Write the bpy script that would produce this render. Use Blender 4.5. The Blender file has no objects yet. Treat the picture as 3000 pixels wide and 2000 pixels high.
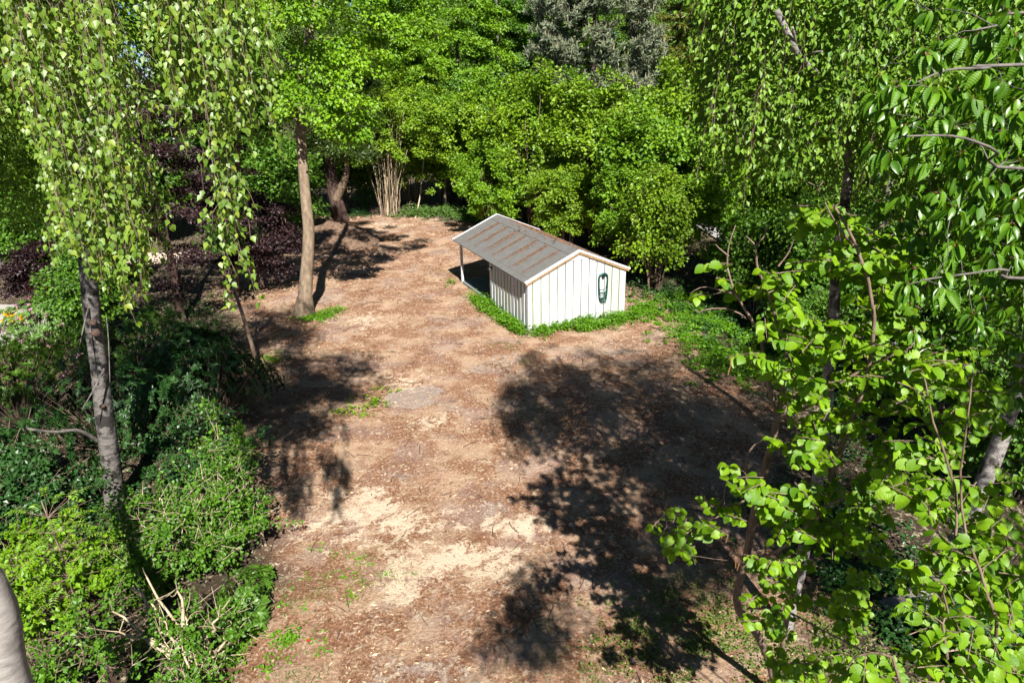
import bpy, math, random
import numpy as np
from mathutils import Matrix, Vector

# ------------------------------------------------------------------ camera, sky, sun, exposure
sc = bpy.context.scene
COL = sc.collection
CAM_H, PITCH, ROLL, FPX = 8.773, 0.3735, -0.0197, 2000.0
cp, sp = math.cos(PITCH), math.sin(PITCH)
FW = np.array([0, cp, -sp]); _r = np.array([1.0, 0, 0]); _u = np.array([0, sp, cp])
RT = math.cos(ROLL) * _r + math.sin(ROLL) * _u
UP = -math.sin(ROLL) * _r + math.cos(ROLL) * _u
cam_d = bpy.data.cameras.new('camera'); cam = bpy.data.objects.new('camera', cam_d); COL.objects.link(cam)
cam.matrix_world = Matrix(((RT[0], UP[0], -FW[0], 0), (RT[1], UP[1], -FW[1], 0), (RT[2], UP[2], -FW[2], CAM_H), (0, 0, 0, 1)))
cam_d.sensor_fit = 'HORIZONTAL'; cam_d.sensor_width = 36.0; cam_d.lens = 36.0 * FPX / 3000.0
cam_d.clip_start = 0.05; cam_d.clip_end = 2000
sc.camera = cam

SUN_EL = math.radians(44.0)
SUN_AZ = math.radians(-13.9)          # where the light travels, from +Y towards +X
LDIR = np.array([math.sin(SUN_AZ) * math.cos(SUN_EL), math.cos(SUN_AZ) * math.cos(SUN_EL), -math.sin(SUN_EL)])
world = bpy.data.worlds.new('World'); sc.world = world; world.use_nodes = True
wn = world.node_tree.nodes; wl = world.node_tree.links
sky = wn.new('ShaderNodeTexSky'); sky.sky_type = 'NISHITA'; sky.sun_disc = False
sky.sun_elevation = SUN_EL
sky.sun_rotation = math.atan2(-LDIR[0], -LDIR[1])
sky.altitude = 20; sky.air_density = 0.4; sky.dust_density = 0.05; sky.ozone_density = 1.5
bg = wn['Background']; bg.inputs['Strength'].default_value = 0.05
wl.new(sky.outputs['Color'], bg.inputs['Color'])
sun_d = bpy.data.lights.new('sun', 'SUN'); sun_d.energy = 5.0; sun_d.angle = math.radians(0.53); sun_d.color = (1.0, 0.96, 0.9)
sun = bpy.data.objects.new('sun', sun_d); COL.objects.link(sun); sun.location = (10, -20, 40)
sun.rotation_euler = Vector(tuple(LDIR)).to_track_quat('-Z', 'Y').to_euler()
sc.view_settings.view_transform = 'Standard'; sc.view_settings.look = 'None'
sc.view_settings.exposure = 1.15; sc.view_settings.gamma = 1.0
try:
    sc.cycles.use_adaptive_sampling = True; sc.cycles.adaptive_threshold = 0.03
    sc.cycles.max_bounces = 3; sc.cycles.diffuse_bounces = 1; sc.cycles.glossy_bounces = 2
    sc.cycles.transmission_bounces = 2; sc.cycles.caustics_reflective = False; sc.cycles.caustics_refractive = False
except Exception:
    pass

# ------------------------------------------------------------------ helpers
def ray(px, py):
    return FW + RT * (px - 1500) / FPX + UP * (1000 - py) / FPX
def G(px, py, z=0.0):                      # photo pixel -> point of the ground
    d = ray(px, py); t = (z - CAM_H) / d[2]
    return np.array([0, 0, CAM_H]) + d * t
def A(px, py, Y):                          # photo pixel -> point at world depth Y
    d = ray(px, py)
    return np.array([0, 0, CAM_H]) + d * (Y / d[1])
def project(P):
    d = np.asarray(P, float) - np.array([0, 0, CAM_H]); z = d @ FW
    zz = np.where(np.abs(z) < 1e-3, 1e-3, z)
    return 1500 + FPX * (d @ RT) / zz, 1000 - FPX * (d @ UP) / zz, z

def vnoise(x, y, f, seed):
    r = np.random.RandomState(seed); T = r.rand(64, 64)
    X = x * f + 1000; Y = y * f + 1000
    i = np.floor(X).astype(int); j = np.floor(Y).astype(int); u = X - i; v = Y - j
    u = u * u * (3 - 2 * u); v = v * v * (3 - 2 * v)
    g = lambda a, b: T[a % 64, b % 64]
    return (g(i, j) * (1 - u) * (1 - v) + g(i + 1, j) * u * (1 - v) + g(i, j + 1) * (1 - u) * v + g(i + 1, j + 1) * u * v)
def fbm(x, y, f, seed, o=4):
    s = 0; a = 0.5; t = 0
    for k in range(o):
        s = s + a * vnoise(x, y, f * 2 ** k, seed + k); t += a; a *= 0.55
    return s / t
def unit(v):
    return v / np.maximum(np.linalg.norm(v, axis=-1, keepdims=True), 1e-9)

MASS = {'branches', 'twigs', 'foliage', 'crown', 'candles', 'blossoms', 'stems', 'hanging_twigs', 'upper_crown', 'upper_branches', 'limbs', 'leaves', 'dead_branches', 'catkins', 'twig', 'whips'}
class MB:
    """collects triangles and quads with a per-vertex random value, linked as one mesh object"""
    def __init__(s):
        s.V = []; s.T = []; s.Q = []; s.R = []; s.n = 0
    def add(s, V, T=None, Q=None, r=0.5):
        V = np.asarray(V, float).reshape(-1, 3)
        if T is not None and len(T): s.T.append(np.asarray(T, int).reshape(-1, 3) + s.n)
        if Q is not None and len(Q): s.Q.append(np.asarray(Q, int).reshape(-1, 4) + s.n)
        s.V.append(V); s.R.append(np.broadcast_to(np.asarray(r, float), (len(V),)).copy()); s.n += len(V)
        return s
    def mesh(s, name, mat, smooth=False):
        me = bpy.data.meshes.new(name)
        V = np.concatenate(s.V) if s.V else np.zeros((0, 3))
        T = np.concatenate(s.T) if s.T else np.zeros((0, 3), int)
        Q = np.concatenate(s.Q) if s.Q else np.zeros((0, 4), int)
        me.vertices.add(len(V)); me.vertices.foreach_set('co', V.astype(np.float32).ravel())
        nl = T.size + Q.size
        me.loops.add(nl); me.loops.foreach_set('vertex_index', np.concatenate([T.ravel(), Q.ravel()]).astype(np.int32))
        me.polygons.add(len(T) + len(Q))
        ls = np.concatenate([np.arange(len(T)) * 3, T.size + np.arange(len(Q)) * 4]).astype(np.int32)
        me.polygons.foreach_set('loop_start', ls)
        me.polygons.foreach_set('use_smooth', np.full(len(T) + len(Q), bool(smooth)))
        a = me.attributes.new('rnd', 'FLOAT', 'POINT'); a.data.foreach_set('value', np.concatenate(s.R).astype(np.float32) if s.R else [])
        me.update(calc_edges=True); me.validate(verbose=False)
        if mat: me.materials.append(mat)
        return me
    def build(s, name, mat, parent=None, loc=(0, 0, 0), smooth=False):
        o = link(name, s.mesh(name, mat, smooth), parent, loc)
        if parent is not None and name in MASS: o['kind'] = 'stuff'
        return o
    # ---- shapes
    def box(s, x0, x1, y0, y1, z0, z1, M=None, r=0.5):
        V = np.array([[x, y, z] for z in (z0, z1) for y in (y0, y1) for x in (x0, x1)], float)
        if M is not None: V = V @ M[:3, :3].T + M[:3, 3]
        return s.add(V, None, [[0, 2, 3, 1], [4, 5, 7, 6], [0, 1, 5, 4], [2, 6, 7, 3], [0, 4, 6, 2], [1, 3, 7, 5]], r)
    def tube(s, P, R, n=6, r=0.5, cap=True, wob=0.0, rng=None):
        P = np.asarray(P, float); m = len(P); R = np.broadcast_to(np.asarray(R, float), (m,))
        Tn = unit(np.gradient(P, axis=0))
        ref = np.array([0.13, 0.31, 0.94]) if abs(unit(P[-1] - P[0])[2]) < 0.8 else np.array([0.9, 0.4, 0.1])
        B = unit(np.cross(Tn, ref)); N = np.cross(B, Tn)
        a = np.arange(n) * 2 * math.pi / n
        rr = R[:, None] * np.ones(n)
        if wob and rng is not None: rr = rr * (1 + wob * (rng.rand(m, n) - 0.5))
        V = P[:, None] + rr[..., None] * (np.cos(a)[None, :, None] * B[:, None] + np.sin(a)[None, :, None] * N[:, None])
        i = np.arange(m - 1)[:, None] * n; k = np.arange(n); k2 = (k + 1) % n
        Q = np.stack([i + k, i + k2, i + n + k2, i + n + k], -1).reshape(-1, 4)
        T = None
        if cap:
            V = np.concatenate([V.reshape(-1, 3), P[-1:]]); b = (m - 1) * n
            T = np.stack([b + k, b + k2, np.full(n, m * n)], -1)
        return s.add(V, T, Q, r)
    def rods(s, P0, P1, r0, r1, n=3, rnd=None):
        """many straight thin sticks at once"""
        P0 = np.asarray(P0, float); P1 = np.asarray(P1, float); m = len(P0)
        if m == 0: return s
        d = unit(P1 - P0); ref = np.where(np.abs(d[:, 2:3]) < 0.8, np.array([[0, 0, 1.0]]), np.array([[1.0, 0, 0]]))
        B = unit(np.cross(d, ref)); N = np.cross(B, d)
        a = np.arange(n) * 2 * math.pi / n
        ring = np.cos(a)[None, :, None] * B[:, None] + np.sin(a)[None, :, None] * N[:, None]
        r0 = np.broadcast_to(r0, (m,)); r1 = np.broadcast_to(r1, (m,))
        V = np.concatenate([P0[:, None] + ring * r0[:, None, None], P1[:, None] + ring * r1[:, None, None]], 1)
        k = np.arange(n); k2 = (k + 1) % n
        q = np.stack([k, k2, n + k2, n + k], -1)
        Q = (np.arange(m)[:, None, None] * 2 * n + q[None]).reshape(-1, 4)
        rv = 0.5 if rnd is None else np.repeat(rnd, 2 * n)
        return s.add(V.reshape(-1, 3), None, Q, rv)
    def leaves(s, P, D, N, S, tpl, rnd):
        """many leaves at once: base P, direction D, normal N, length S"""
        tv, tt = tpl; m = len(P)
        if m == 0: return s
        D = unit(D); X = unit(np.cross(D, N)); Z = np.cross(X, D)
        L = tv[None] * np.asarray(S)[:, None, None]
        V = P[:, None] + L[..., 0:1] * X[:, None] + L[..., 1:2] * D[:, None] + L[..., 2:3] * Z[:, None]
        T = (np.arange(m)[:, None, None] * len(tv) + tt[None]).reshape(-1, 3)
        return s.add(V.reshape(-1, 3), T, None, np.repeat(rnd, len(tv)))

def link(name, data, parent=None, loc=(0, 0, 0)):
    o = bpy.data.objects.new(name, data); COL.objects.link(o); o.location = tuple(loc)
    if parent is not None: o.parent = parent
    return o
def tag(o, label=None, cat=None, group=None, kind=None):
    if label: o['label'] = label
    if cat: o['category'] = cat
    if group: o['group'] = group
    if kind: o['kind'] = kind
    return o
def thing(name, label, cat, loc=(0, 0, 0), group=None, rz=0.0):
    o = link(name, None, None, loc); o.rotation_euler = (0, 0, rz); o.empty_display_size = 0.2
    return tag(o, label, cat, group)
def copy_thing(root, loc, rz, scale, label):
    c = root.copy(); COL.objects.link(c); c.location = tuple(loc); c.rotation_euler = (0, 0, rz); c.scale = scale
    c['label'] = label
    for ch in root.children:
        d = ch.copy(); COL.objects.link(d); d.parent = c
        for g in ch.children:
            e = g.copy(); COL.objects.link(e); e.parent = d
    return c

# ------------------------------------------------------------------ leaf templates (x across, y along, z normal)
def tpl_quad(w=0.62, dz=0.08, bend=0.1):
    v = np.array([[0, 0, 0], [w / 2, 0.42, dz], [0, 1, -bend], [-w / 2, 0.42, dz]]); return v, np.array([[0, 1, 2], [0, 2, 3]])
def tpl_outline(ys, ws, fold=0.12, bend=0.15, wave=0.0):
    """leaf from half-widths along the midrib, folded and bent"""
    ys = np.array(ys, float); ws = np.array(ws, float); n = len(ys)
    z = -bend * ys ** 2
    mid = np.stack([0 * ys, ys, z], 1)
    sg = np.where(np.arange(n) % 2 == 0, 1.0, -1.0) * wave
    rt = np.stack([ws, ys, z + fold * ws + sg * ws], 1); lf = np.stack([-ws, ys, z + fold * ws + sg * ws], 1)
    v = np.concatenate([mid, rt[1:-1], lf[1:-1]]); T = []
    R = lambda i: n + i - 1
    L = lambda i: n + (n - 2) + i - 1
    for i in range(n - 1):
        for side, f in ((R, 0), (L, 1)):
            a, b = i, i + 1
            c = side(i + 1) if i + 1 < n - 1 else None; d = side(i) if i > 0 else None
            tr = []
            if c is not None: tr.append((a, c, b))
            if d is not None:
                tr.append((a, d, c) if c is not None else (a, d, b))
            for t in tr: T.append(t if not f else t[::-1])
    return v, np.array(T)
TQ = tpl_quad()
TQ_ROUND = tpl_quad(0.85, 0.1, 0.12)
TQ_LONG = tpl_quad(0.36, 0.05, 0.18)
T_NEEDLE = (np.array([[0.06, 0, 0], [-0.06, 0, 0], [0, 1, 0.05]]), np.array([[0, 1, 2]]))
T_TUFT = (np.array([[0.13, 0.15, 0], [-0.13, 0, 0], [0, 1, 0.05]]), np.array([[0, 1, 2]]))
T_BIRCH = tpl_outline([0, .16, .36, .66, 1.0], [0, .27, .38, .2, 0], 0.18, 0.12)
T_HAZEL = tpl_outline([0, .02, .14, .22, .34, .42, .54, .62, .72, .78, .86, .9, 1.0], [0, .17, .33, .33, .42, .40, .44, .39, .37, .28, .22, .1, 0], 0.2, 0.36, 0.05)
T_HAZEL_S = tpl_outline([0, .1, .36, .62, .84, 1.0], [0, .26, .43, .41, .22, 0], .2, .36)
T_CHERRY = tpl_outline([0, .12, .34, .6, .82, 1.0], [0, .12, .21, .22, .12, 0], 0.42, 0.32)
T_RHODO = tpl_outline([0, .2, .5, .8, 1.0], [0, .1, .16, .12, 0], 0.2, 0.22)

# ------------------------------------------------------------------ materials
def nodes_of(name):
    m = bpy.data.materials.new(name); m.use_nodes = True; nt = m.node_tree
    return m, nt, nt.nodes['Principled BSDF'], nt.nodes['Material Output']
def N_(nt, t, **kw):
    n = nt.nodes.new(t)
    for k, v in kw.items():
        if k.startswith('i_'): n.inputs[k[2:].replace('_', ' ')].default_value = v
        else: setattr(n, k, v)
    return n
def ramp(nt, fac, stops):
    r = nt.nodes.new('ShaderNodeValToRGB'); nt.links.new(fac, r.inputs[0])
    els = r.color_ramp.elements
    while len(els) < len(stops): els.new(0.5)
    for e, (p, c) in zip(els, stops): e.position = p; e.color = (*c, 1)
    return r.outputs[0]
def mixc(nt, fac, a, b, mode='MIX'):
    m = nt.nodes.new('ShaderNodeMix'); m.data_type = 'RGBA'; m.blend_type = mode
    for sock, v in ((m.inputs[0], fac), (m.inputs[6], a), (m.inputs[7], b)):
        if isinstance(v, (int, float)): sock.default_value = v
        elif isinstance(v, tuple): sock.default_value = (*v, 1)
        else: nt.links.new(v, sock)
    return m.outputs[2]
def math_(nt, op, a, b=0.0, clamp=False):
    m = nt.nodes.new('ShaderNodeMath'); m.operation = op; m.use_clamp = clamp
    for s, v in ((m.inputs[0], a), (m.inputs[1], b)):
        if isinstance(v, (int, float)): s.default_value = v
        else: nt.links.new(v, s)
    return m.outputs[0]
def attr(nt, name):
    a = nt.nodes.new('ShaderNodeAttribute'); a.attribute_name = name; return a
def noise(nt, scale, detail=4, rough=0.6, vec=None, stretch=None):
    tc = nt.nodes.new('ShaderNodeTexCoord'); src = tc.outputs['Object']
    if stretch:
        mp = nt.nodes.new('ShaderNodeMapping'); mp.inputs['Scale'].default_value = stretch; nt.links.new(src, mp.inputs[0]); src = mp.outputs[0]
    n = nt.nodes.new('ShaderNodeTexNoise'); n.inputs['Scale'].default_value = scale; n.inputs['Detail'].default_value = detail; n.inputs['Roughness'].default_value = rough
    nt.links.new(src, n.inputs['Vector']); return n.outputs['Fac']
def bump(nt, bsdf, h, strength=0.4, dist=0.02):
    b = nt.nodes.new('ShaderNodeBump'); b.inputs['Strength'].default_value = strength; b.inputs['Distance'].default_value = dist
    nt.links.new(h, b.inputs['Height']); nt.links.new(b.outputs[0], bsdf.inputs['Normal'])

def leaf_mat(name, lo, hi, trans=0.35, rough=0.42, spec=0.45, tcol=None, odd=None):
    m, nt, b, out = nodes_of(name)
    a = attr(nt, 'rnd')
    stops = [(0.0, lo), (1.0, hi)]
    if odd: stops = [(0.0, lo), (0.9, hi), (0.96, odd)]
    c = ramp(nt, a.outputs['Fac'], stops)
    nt.nodes.remove(b); d = nt.nodes.new('ShaderNodeBsdfDiffuse'); nt.links.new(c, d.inputs['Color'])
    gl = nt.nodes.new('ShaderNodeBsdfGlossy'); gl.inputs['Roughness'].default_value = rough; gl.inputs['Color'].default_value = (1, 1, 1, 1)
    t = nt.nodes.new('ShaderNodeBsdfTranslucent')
    tc = mixc(nt, 1.0, c, tcol or (1.5, 1.35, 0.5), 'MULTIPLY'); nt.links.new(tc, t.inputs['Color'])
    mx = nt.nodes.new('ShaderNodeMixShader'); mx.inputs[0].default_value = trans
    nt.links.new(d.outputs[0], mx.inputs[1]); nt.links.new(t.outputs[0], mx.inputs[2])
    m2 = nt.nodes.new('ShaderNodeMixShader'); m2.inputs[0].default_value = .09 * spec
    nt.links.new(mx.outputs[0], m2.inputs[1]); nt.links.new(gl.outputs[0], m2.inputs[2]); nt.links.new(m2.outputs[0], out.inputs['Surface'])
    return m
def bark_mat(name, a, b_, c, scale=9, stretch=(1, 1, 0.25), strength=0.6, rough=0.85):
    m, nt, b, out = nodes_of(name)
    n = noise(nt, scale, 6, 0.65, stretch=stretch)
    nt.links.new(ramp(nt, n, [(0.3, a), (0.5, b_), (0.7, c)]), b.inputs['Base Color'])
    b.inputs['Roughness'].default_value = rough; b.inputs['Specular IOR Level'].default_value = 0.2
    bump(nt, b, n, strength, 0.03); return m
def plain_mat(name, c, rough=0.6, metal=0.0, var=0.12, scale=6, spec=0.4):
    m, nt, b, out = nodes_of(name)
    n = noise(nt, scale, 5)
    lo = tuple(x * (1 - var) for x in c); hi = tuple(min(1, x * (1 + var)) for x in c)
    nt.links.new(ramp(nt, n, [(0.3, lo), (0.7, hi)]), b.inputs['Base Color'])
    b.inputs['Roughness'].default_value = rough; b.inputs['Metallic'].default_value = metal; b.inputs['Specular IOR Level'].default_value = spec
    bump(nt, b, n, 0.15, 0.01); return m

M = {}
M['birch_leaf'] = leaf_mat('birch leaf', (.085, .17, .010), (.23, .36, .04), .40, .45, .35, odd=(.27, .34, .03))
M['birch_far'] = leaf_mat('birch leaf far', (.05, .14, .005), (.20, .34, .022), .28, .5, .3)
M['hazel_leaf'] = leaf_mat('hazel leaf', (.085, .21, .002), (.23, .40, .007), .42, .5, .25)
M['hedge_leaf'] = leaf_mat('hazel hedge leaf', (.065, .16, .003), (.25, .39, .012), .27, .5, .3)
M['oak_leaf'] = leaf_mat('oak leaf', (.07, .19, .003), (.23, .41, .008), .32, .5, .3)
M['cherry_leaf'] = leaf_mat('cherry leaf', (.045, .14, .004), (.13, .28, .009), .36, .38, .4)
M['green_leaf'] = leaf_mat('broad leaf', (.03, .10, .005), (.12, .25, .014), .25, .5, .3)
M['green_leaf2'] = leaf_mat('light broad leaf', (.07, .18, .005), (.20, .36, .012), .28, .5, .3)
M['dark_leaf'] = leaf_mat('dark evergreen leaf', (.014, .055, .012), (.045, .12, .022), .15, .4, .35)
M['rhodo_leaf'] = leaf_mat('rhododendron leaf', (.035, .10, .010), (.11, .22, .02), .2, .42, .35)
M['shrub_leaf'] = leaf_mat('shrub leaf', (.028, .095, .004), (.115, .255, .012), .25, .5, .3)
M['rowan_leaf'] = leaf_mat('compound leaf', (.09, .22, .003), (.22, .39, .009), .35, .5, .3)
M['copper_leaf'] = leaf_mat('copper beech leaf', (.011, .005, .006), (.048, .021, .022), .22, .5, .25, tcol=(1.6, .6, .4))
M['pine_leaf'] = leaf_mat('pine needles', (.085, .11, .065), (.25, .28, .17), .12, .6, .2)
M['candle'] = leaf_mat('pine candles', (.32, .26, .15), (.5, .42, .27), .1, .6, .3)
M['spruce_leaf'] = leaf_mat('spruce needles', (.018, .045, .008), (.09, .15, .015), .15, .5, .35)
M['larch_leaf'] = leaf_mat('yellow green needles', (.10, .13, .015), (.2, .22, .03), .25, .5, .35)
M['weed_leaf'] = leaf_mat('weed leaf', (.06, .18, .005), (.17, .36, .01), .36, .5, .3)
M['cover_leaf'] = leaf_mat('ground cover leaf', (.06, .13, .02), (.14, .25, .05), .3, .5, .35)
M['grass'] = leaf_mat('grass blade', (.07, .12, .015), (.17, .24, .04), .3, .5, .3)
M['pink'] = leaf_mat('pink blossom', (.45, .12, .25), (.7, .35, .5), .3, .6, .2, tcol=(1.1, 1, 1))
M['yellow'] = leaf_mat('yellow blossom', (.7, .36, .0), (.85, .55, .02), .2, .6, .2, tcol=(1.1, 1, 1))
M['orange'] = leaf_mat('orange blossom', (.7, .12, .0), (.85, .22, .02), .2, .6, .2, tcol=(1.1, 1, 1))
M['red'] = leaf_mat('red petal', (.7, .02, .01), (.8, .04, .02), .2, .6, .2, tcol=(1.1, 1, 1))
M['catkin'] = leaf_mat('hazel catkin', (.2, .1, .04), (.3, .16, .07), .1, .7, .2)
M['cherry_bud'] = leaf_mat('cherry bud scales', (.16, .06, .03), (.26, .11, .05), .1, .7, .1)
def veined(name, src_lo, src_hi, trans, k=9.0, slope=.75):
    m = leaf_mat(name, src_lo, src_hi, trans, .5, .25); nt = m.node_tree
    tc = nt.nodes.new('ShaderNodeTexCoord'); sx = nt.nodes.new('ShaderNodeSeparateXYZ'); nt.links.new(tc.outputs['Object'], sx.inputs[0])
    ax = math_(nt, 'ABSOLUTE', sx.outputs[0]); v = math_(nt, 'SUBTRACT', sx.outputs[1], math_(nt, 'MULTIPLY', ax, slope))
    w = math_(nt, 'SINE', math_(nt, 'MULTIPLY', v, k * 6.283)); h = math_(nt, 'ADD', math_(nt, 'MULTIPLY', w, .5), .5)
    mid = math_(nt, 'LESS_THAN', ax, .014); vein = math_(nt, 'MAXIMUM', mid, math_(nt, 'GREATER_THAN', h, .93))
    for n in list(nt.nodes):
        if n.type in ('BSDF_DIFFUSE', 'BSDF_GLOSSY', 'BSDF_TRANSLUCENT'):
            b_ = nt.nodes.new('ShaderNodeBump'); b_.inputs['Strength'].default_value = .16; b_.inputs['Distance'].default_value = .04
            nt.links.new(h, b_.inputs['Height']); nt.links.new(b_.outputs[0], n.inputs['Normal'])
            if n.type != 'BSDF_GLOSSY':
                l = n.inputs['Color'].links[0]; src = l.from_socket; nt.links.new(mixc(nt, math_(nt, 'MULTIPLY', vein, .16), src, tuple(min(1, x * 1.9 + .03) for x in src_hi)), n.inputs['Color'])
    return m
M['hazel_leaf_v'] = veined('veined hazel leaf', (.085, .21, .002), (.23, .40, .007), .42)
M['cherry_leaf_v'] = veined('veined cherry leaf', (.045, .14, .004), (.13, .28, .009), .36, 10, .5)
M['bark_grey'] = bark_mat('grey bark', (.06, .055, .05), (.14, .125, .11), (.2, .18, .16))
M['bark_brown'] = bark_mat('brown bark', (.07, .045, .03), (.16, .11, .075), (.24, .18, .13))
M['bark_oak'] = bark_mat('beige bark', (.13, .095, .065), (.23, .17, .115), (.33, .26, .18), 5, (1.6, 1.6, .7), .5)
M['bark_dark'] = bark_mat('dark bark', (.035, .022, .018), (.08, .05, .04), (.13, .085, .065), 8, (1, 1, .15), 1.0)
M['twig'] = bark_mat('twig bark', (.11, .075, .05), (.2, .14, .1), (.3, .22, .17), 14)
M['litter'] = bark_mat('dark twig litter', (.04, .025, .018), (.09, .06, .04), (.2, .15, .11), 5)
M['twig_red'] = bark_mat('reddish twig', (.12, .075, .06), (.22, .15, .115), (.32, .24, .19), 14)
M['stem_pale'] = bark_mat('pale stem', (.25, .19, .11), (.42, .34, .22), (.55, .46, .33), 10, (1, 1, .3), .3)
def birch_bark(name, base, mark):
    m, nt, b, out = nodes_of(name)
    n1 = noise(nt, 5, 6, .7, stretch=(1, 1, 2.6)); n2 = noise(nt, 3.2, 3, .6, stretch=(1, 1, .8)); n3 = noise(nt, 40, 4, .6, stretch=(.4, .4, 2.2))
    c = ramp(nt, n3, [(0.3, tuple(x * .72 for x in base)), (0.7, base)])
    c = mixc(nt, ramp(nt, n1, [(0.50, (0, 0, 0)), (0.58, (1, 1, 1))]), c, tuple(x * .42 for x in base))
    c = mixc(nt, ramp(nt, n2, [(0.52, (0, 0, 0)), (0.58, (1, 1, 1))]), c, mark)
    nt.links.new(c, b.inputs['Base Color']); b.inputs['Roughness'].default_value = .75; b.inputs['Specular IOR Level'].default_value = .25
    bump(nt, b, n1, .9, .03); return m
M['birch_bark'] = birch_bark('birch bark', (.32, .29, .265), (.045, .04, .035))
M['birch_smooth'] = bark_mat('smooth pale birch bark', (.19, .17, .15), (.31, .28, .255), (.40, .37, .34), 6, (1, 1, 2.2), .35)
M['birch_bark_old'] = birch_bark('old birch bark', (.19, .17, .155), (.03, .026, .024))

# ------------------------------------------------------------------ the ground
CLEAR = np.array([G(*p)[:2] for p in [(620, 2300), (640, 1950), (760, 1700), (760, 1500), (700, 1300), (690, 1100), (740, 960), (600, 850), (700, 760), (850, 640), (1000, 625), (1250, 640), (1420, 660), (1600, 700), (1950, 900), (2100, 1000), (2250, 1150), (2300, 1400), (2450, 1700), (2500, 2300)]])
def inside(x, y, poly):
    r = np.zeros(x.shape, bool); n = len(poly)
    for i in range(n):
        x0, y0 = poly[i]; x1, y1 = poly[(i + 1) % n]
        c = ((y0 > y) != (y1 > y)) & (x < (x1 - x0) * (y - y0) / (y1 - y0 + 1e-12) + x0)
        r ^= c
    return r
def edge_dist(x, y, poly):
    d = np.full(x.shape, 1e9); n = len(poly)
    for i in range(n):
        a = poly[i]; b = poly[(i + 1) % n]; ab = b - a; L = (ab ** 2).sum()
        t = np.clip(((x - a[0]) * ab[0] + (y - a[1]) * ab[1]) / L, 0, 1)
        d = np.minimum(d, np.hypot(x - a[0] - t * ab[0], y - a[1] - t * ab[1]))
    return d
def blob(x, y, px, py, rx, ry, seed, soft=.35):
    c = G(px, py); u = (x - c[0]) / rx; v = (y - c[1]) / ry
    return np.clip((1.0 - np.sqrt(u * u + v * v) + (fbm(x, y, .9, seed, 3) - .5) * 2.6 + (fbm(x, y, 4.5, seed + 200, 3) - .5) * 2.2) / (soft * 1.5), 0, 1)
SAW = [(1080, 1500, 1.15, .75), (1340, 1640, 1.2, .65), (960, 1260, .55, .6), (1030, 1490, .9, .55), (1120, 1530, 1.0, .6), (1290, 1640, .95, .55), (1410, 1660, .8, .5), (1000, 1590, .7, .45), (1150, 1720, .5, .3), (1530, 1540, .7, .35), (1280, 640, 1.6, 1.4), (1140, 660, 2.0, 1.2), (1080, 940, 1.2, 1.2), (1190, 1110, .9, .8), (1250, 1240, .9, .6), (870, 1450, .7, .5)]
MUD = [(1440, 1075, 1.5, .9), (1230, 1160, .55, .45), (1470, 1490, .6, .3), (1210, 1740, .6, .3), (1270, 1950, .9, .35), (960, 880, .9, 1.0), (1180, 1400, .4, .2), (1650, 1020, .9, .6), (1330, 1200, .5, .3), (1780, 1150, 1.0, .8), (1380, 1800, .8, .4), (1800, 1030, 1.2, .6), (1290, 735, 1.0, 1.2)]
FLAT = [(1210, 1165, .75, .55), (1240, 1150, .6, .5)]
GRS = [(1060, 1680, 1.1, .8), (900, 1760, 1.0, .6), (1950, 1850, 1.2, .9), (2050, 1700, .9, .7), (1560, 1210, .7, .6), (1530, 1060, .8, .5), (970, 950, .7, .7), (1290, 800, .6, 1.0), (860, 1960, .8, .4), (1700, 1950, .9, .4)]
xs = np.concatenate([np.linspace(-600, -60, 8)[:-1], np.linspace(-60, -16, 24)[:-1], np.arange(-16, 13, .13), np.linspace(13, 60, 26)[1:], np.linspace(60, 600, 8)[1:]])
ys = np.concatenate([np.linspace(-400, -30, 6)[:-1], np.linspace(-30, 5, 18)[:-1], np.arange(5, 34, .13), np.arange(34, 52, .28), np.linspace(52, 110, 20)[1:], np.linspace(110, 1500, 10)[1:]])
XX, YY = np.meshgrid(xs, ys, indexing='ij'); gx = XX.ravel(); gy = YY.ravel()
near = (np.abs(gx) < 40) & (gy > 0) & (gy < 70)
gz = np.where(near, (fbm(gx, gy, .35, 5, 3) - .5) * .12 + (fbm(gx, gy, 2.2, 9, 3) - .5) * .05, 0.0)
ins = inside(gx, gy, CLEAR); ed = edge_dist(gx, gy, CLEAR) * np.where(ins, 1, -1)
clear = np.clip((ed + (fbm(gx, gy, .8, 21, 3) - .5) * 1.6) / .8 + .5, 0, 1)
saw = np.zeros_like(gx); mud = np.zeros_like(gx); grs = np.zeros_like(gx)
for i, (a, b, c, d) in enumerate(SAW): saw = np.maximum(saw, blob(gx, gy, a, b, c, d, 40 + i, .9) * (.4 if i > 9 else 1.0))
for i, (a, b, c, d) in enumerate(MUD): mud = np.maximum(mud, blob(gx, gy, a, b, c, d, 70 + i, .8) * .62)
for i, (a, b, c, d) in enumerate(FLAT):
    c_ = G(a, b); mud = np.maximum(mud, 2.4 * np.clip((1 - np.hypot((gx - c_[0]) / c, (gy - c_[1]) / d) + (fbm(gx, gy, 1.6, 300 + i, 3) - .5) * 1.0) / .25, 0, 1))
for i, (a, b, c, d) in enumerate(GRS): grs = np.maximum(grs, blob(gx, gy, a, b, c, d, 90 + i, 1.2) * .6)
def ground_z(x, y):
    x = np.asarray(x, float); y = np.asarray(y, float)
    return (fbm(x, y, .35, 5, 3) - .5) * .12 + (fbm(x, y, 2.2, 9, 3) - .5) * .05
gb = MB(); ni, nj = len(xs), len(ys)
ii = (np.arange(ni - 1)[:, None] * nj + np.arange(nj - 1)[None]).ravel()
gb.add(np.stack([gx, gy, gz], 1), None, np.stack([ii, ii + nj, ii + nj + 1, ii + 1], 1), clear)
m, nt, b, out = nodes_of('forest floor')
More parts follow.
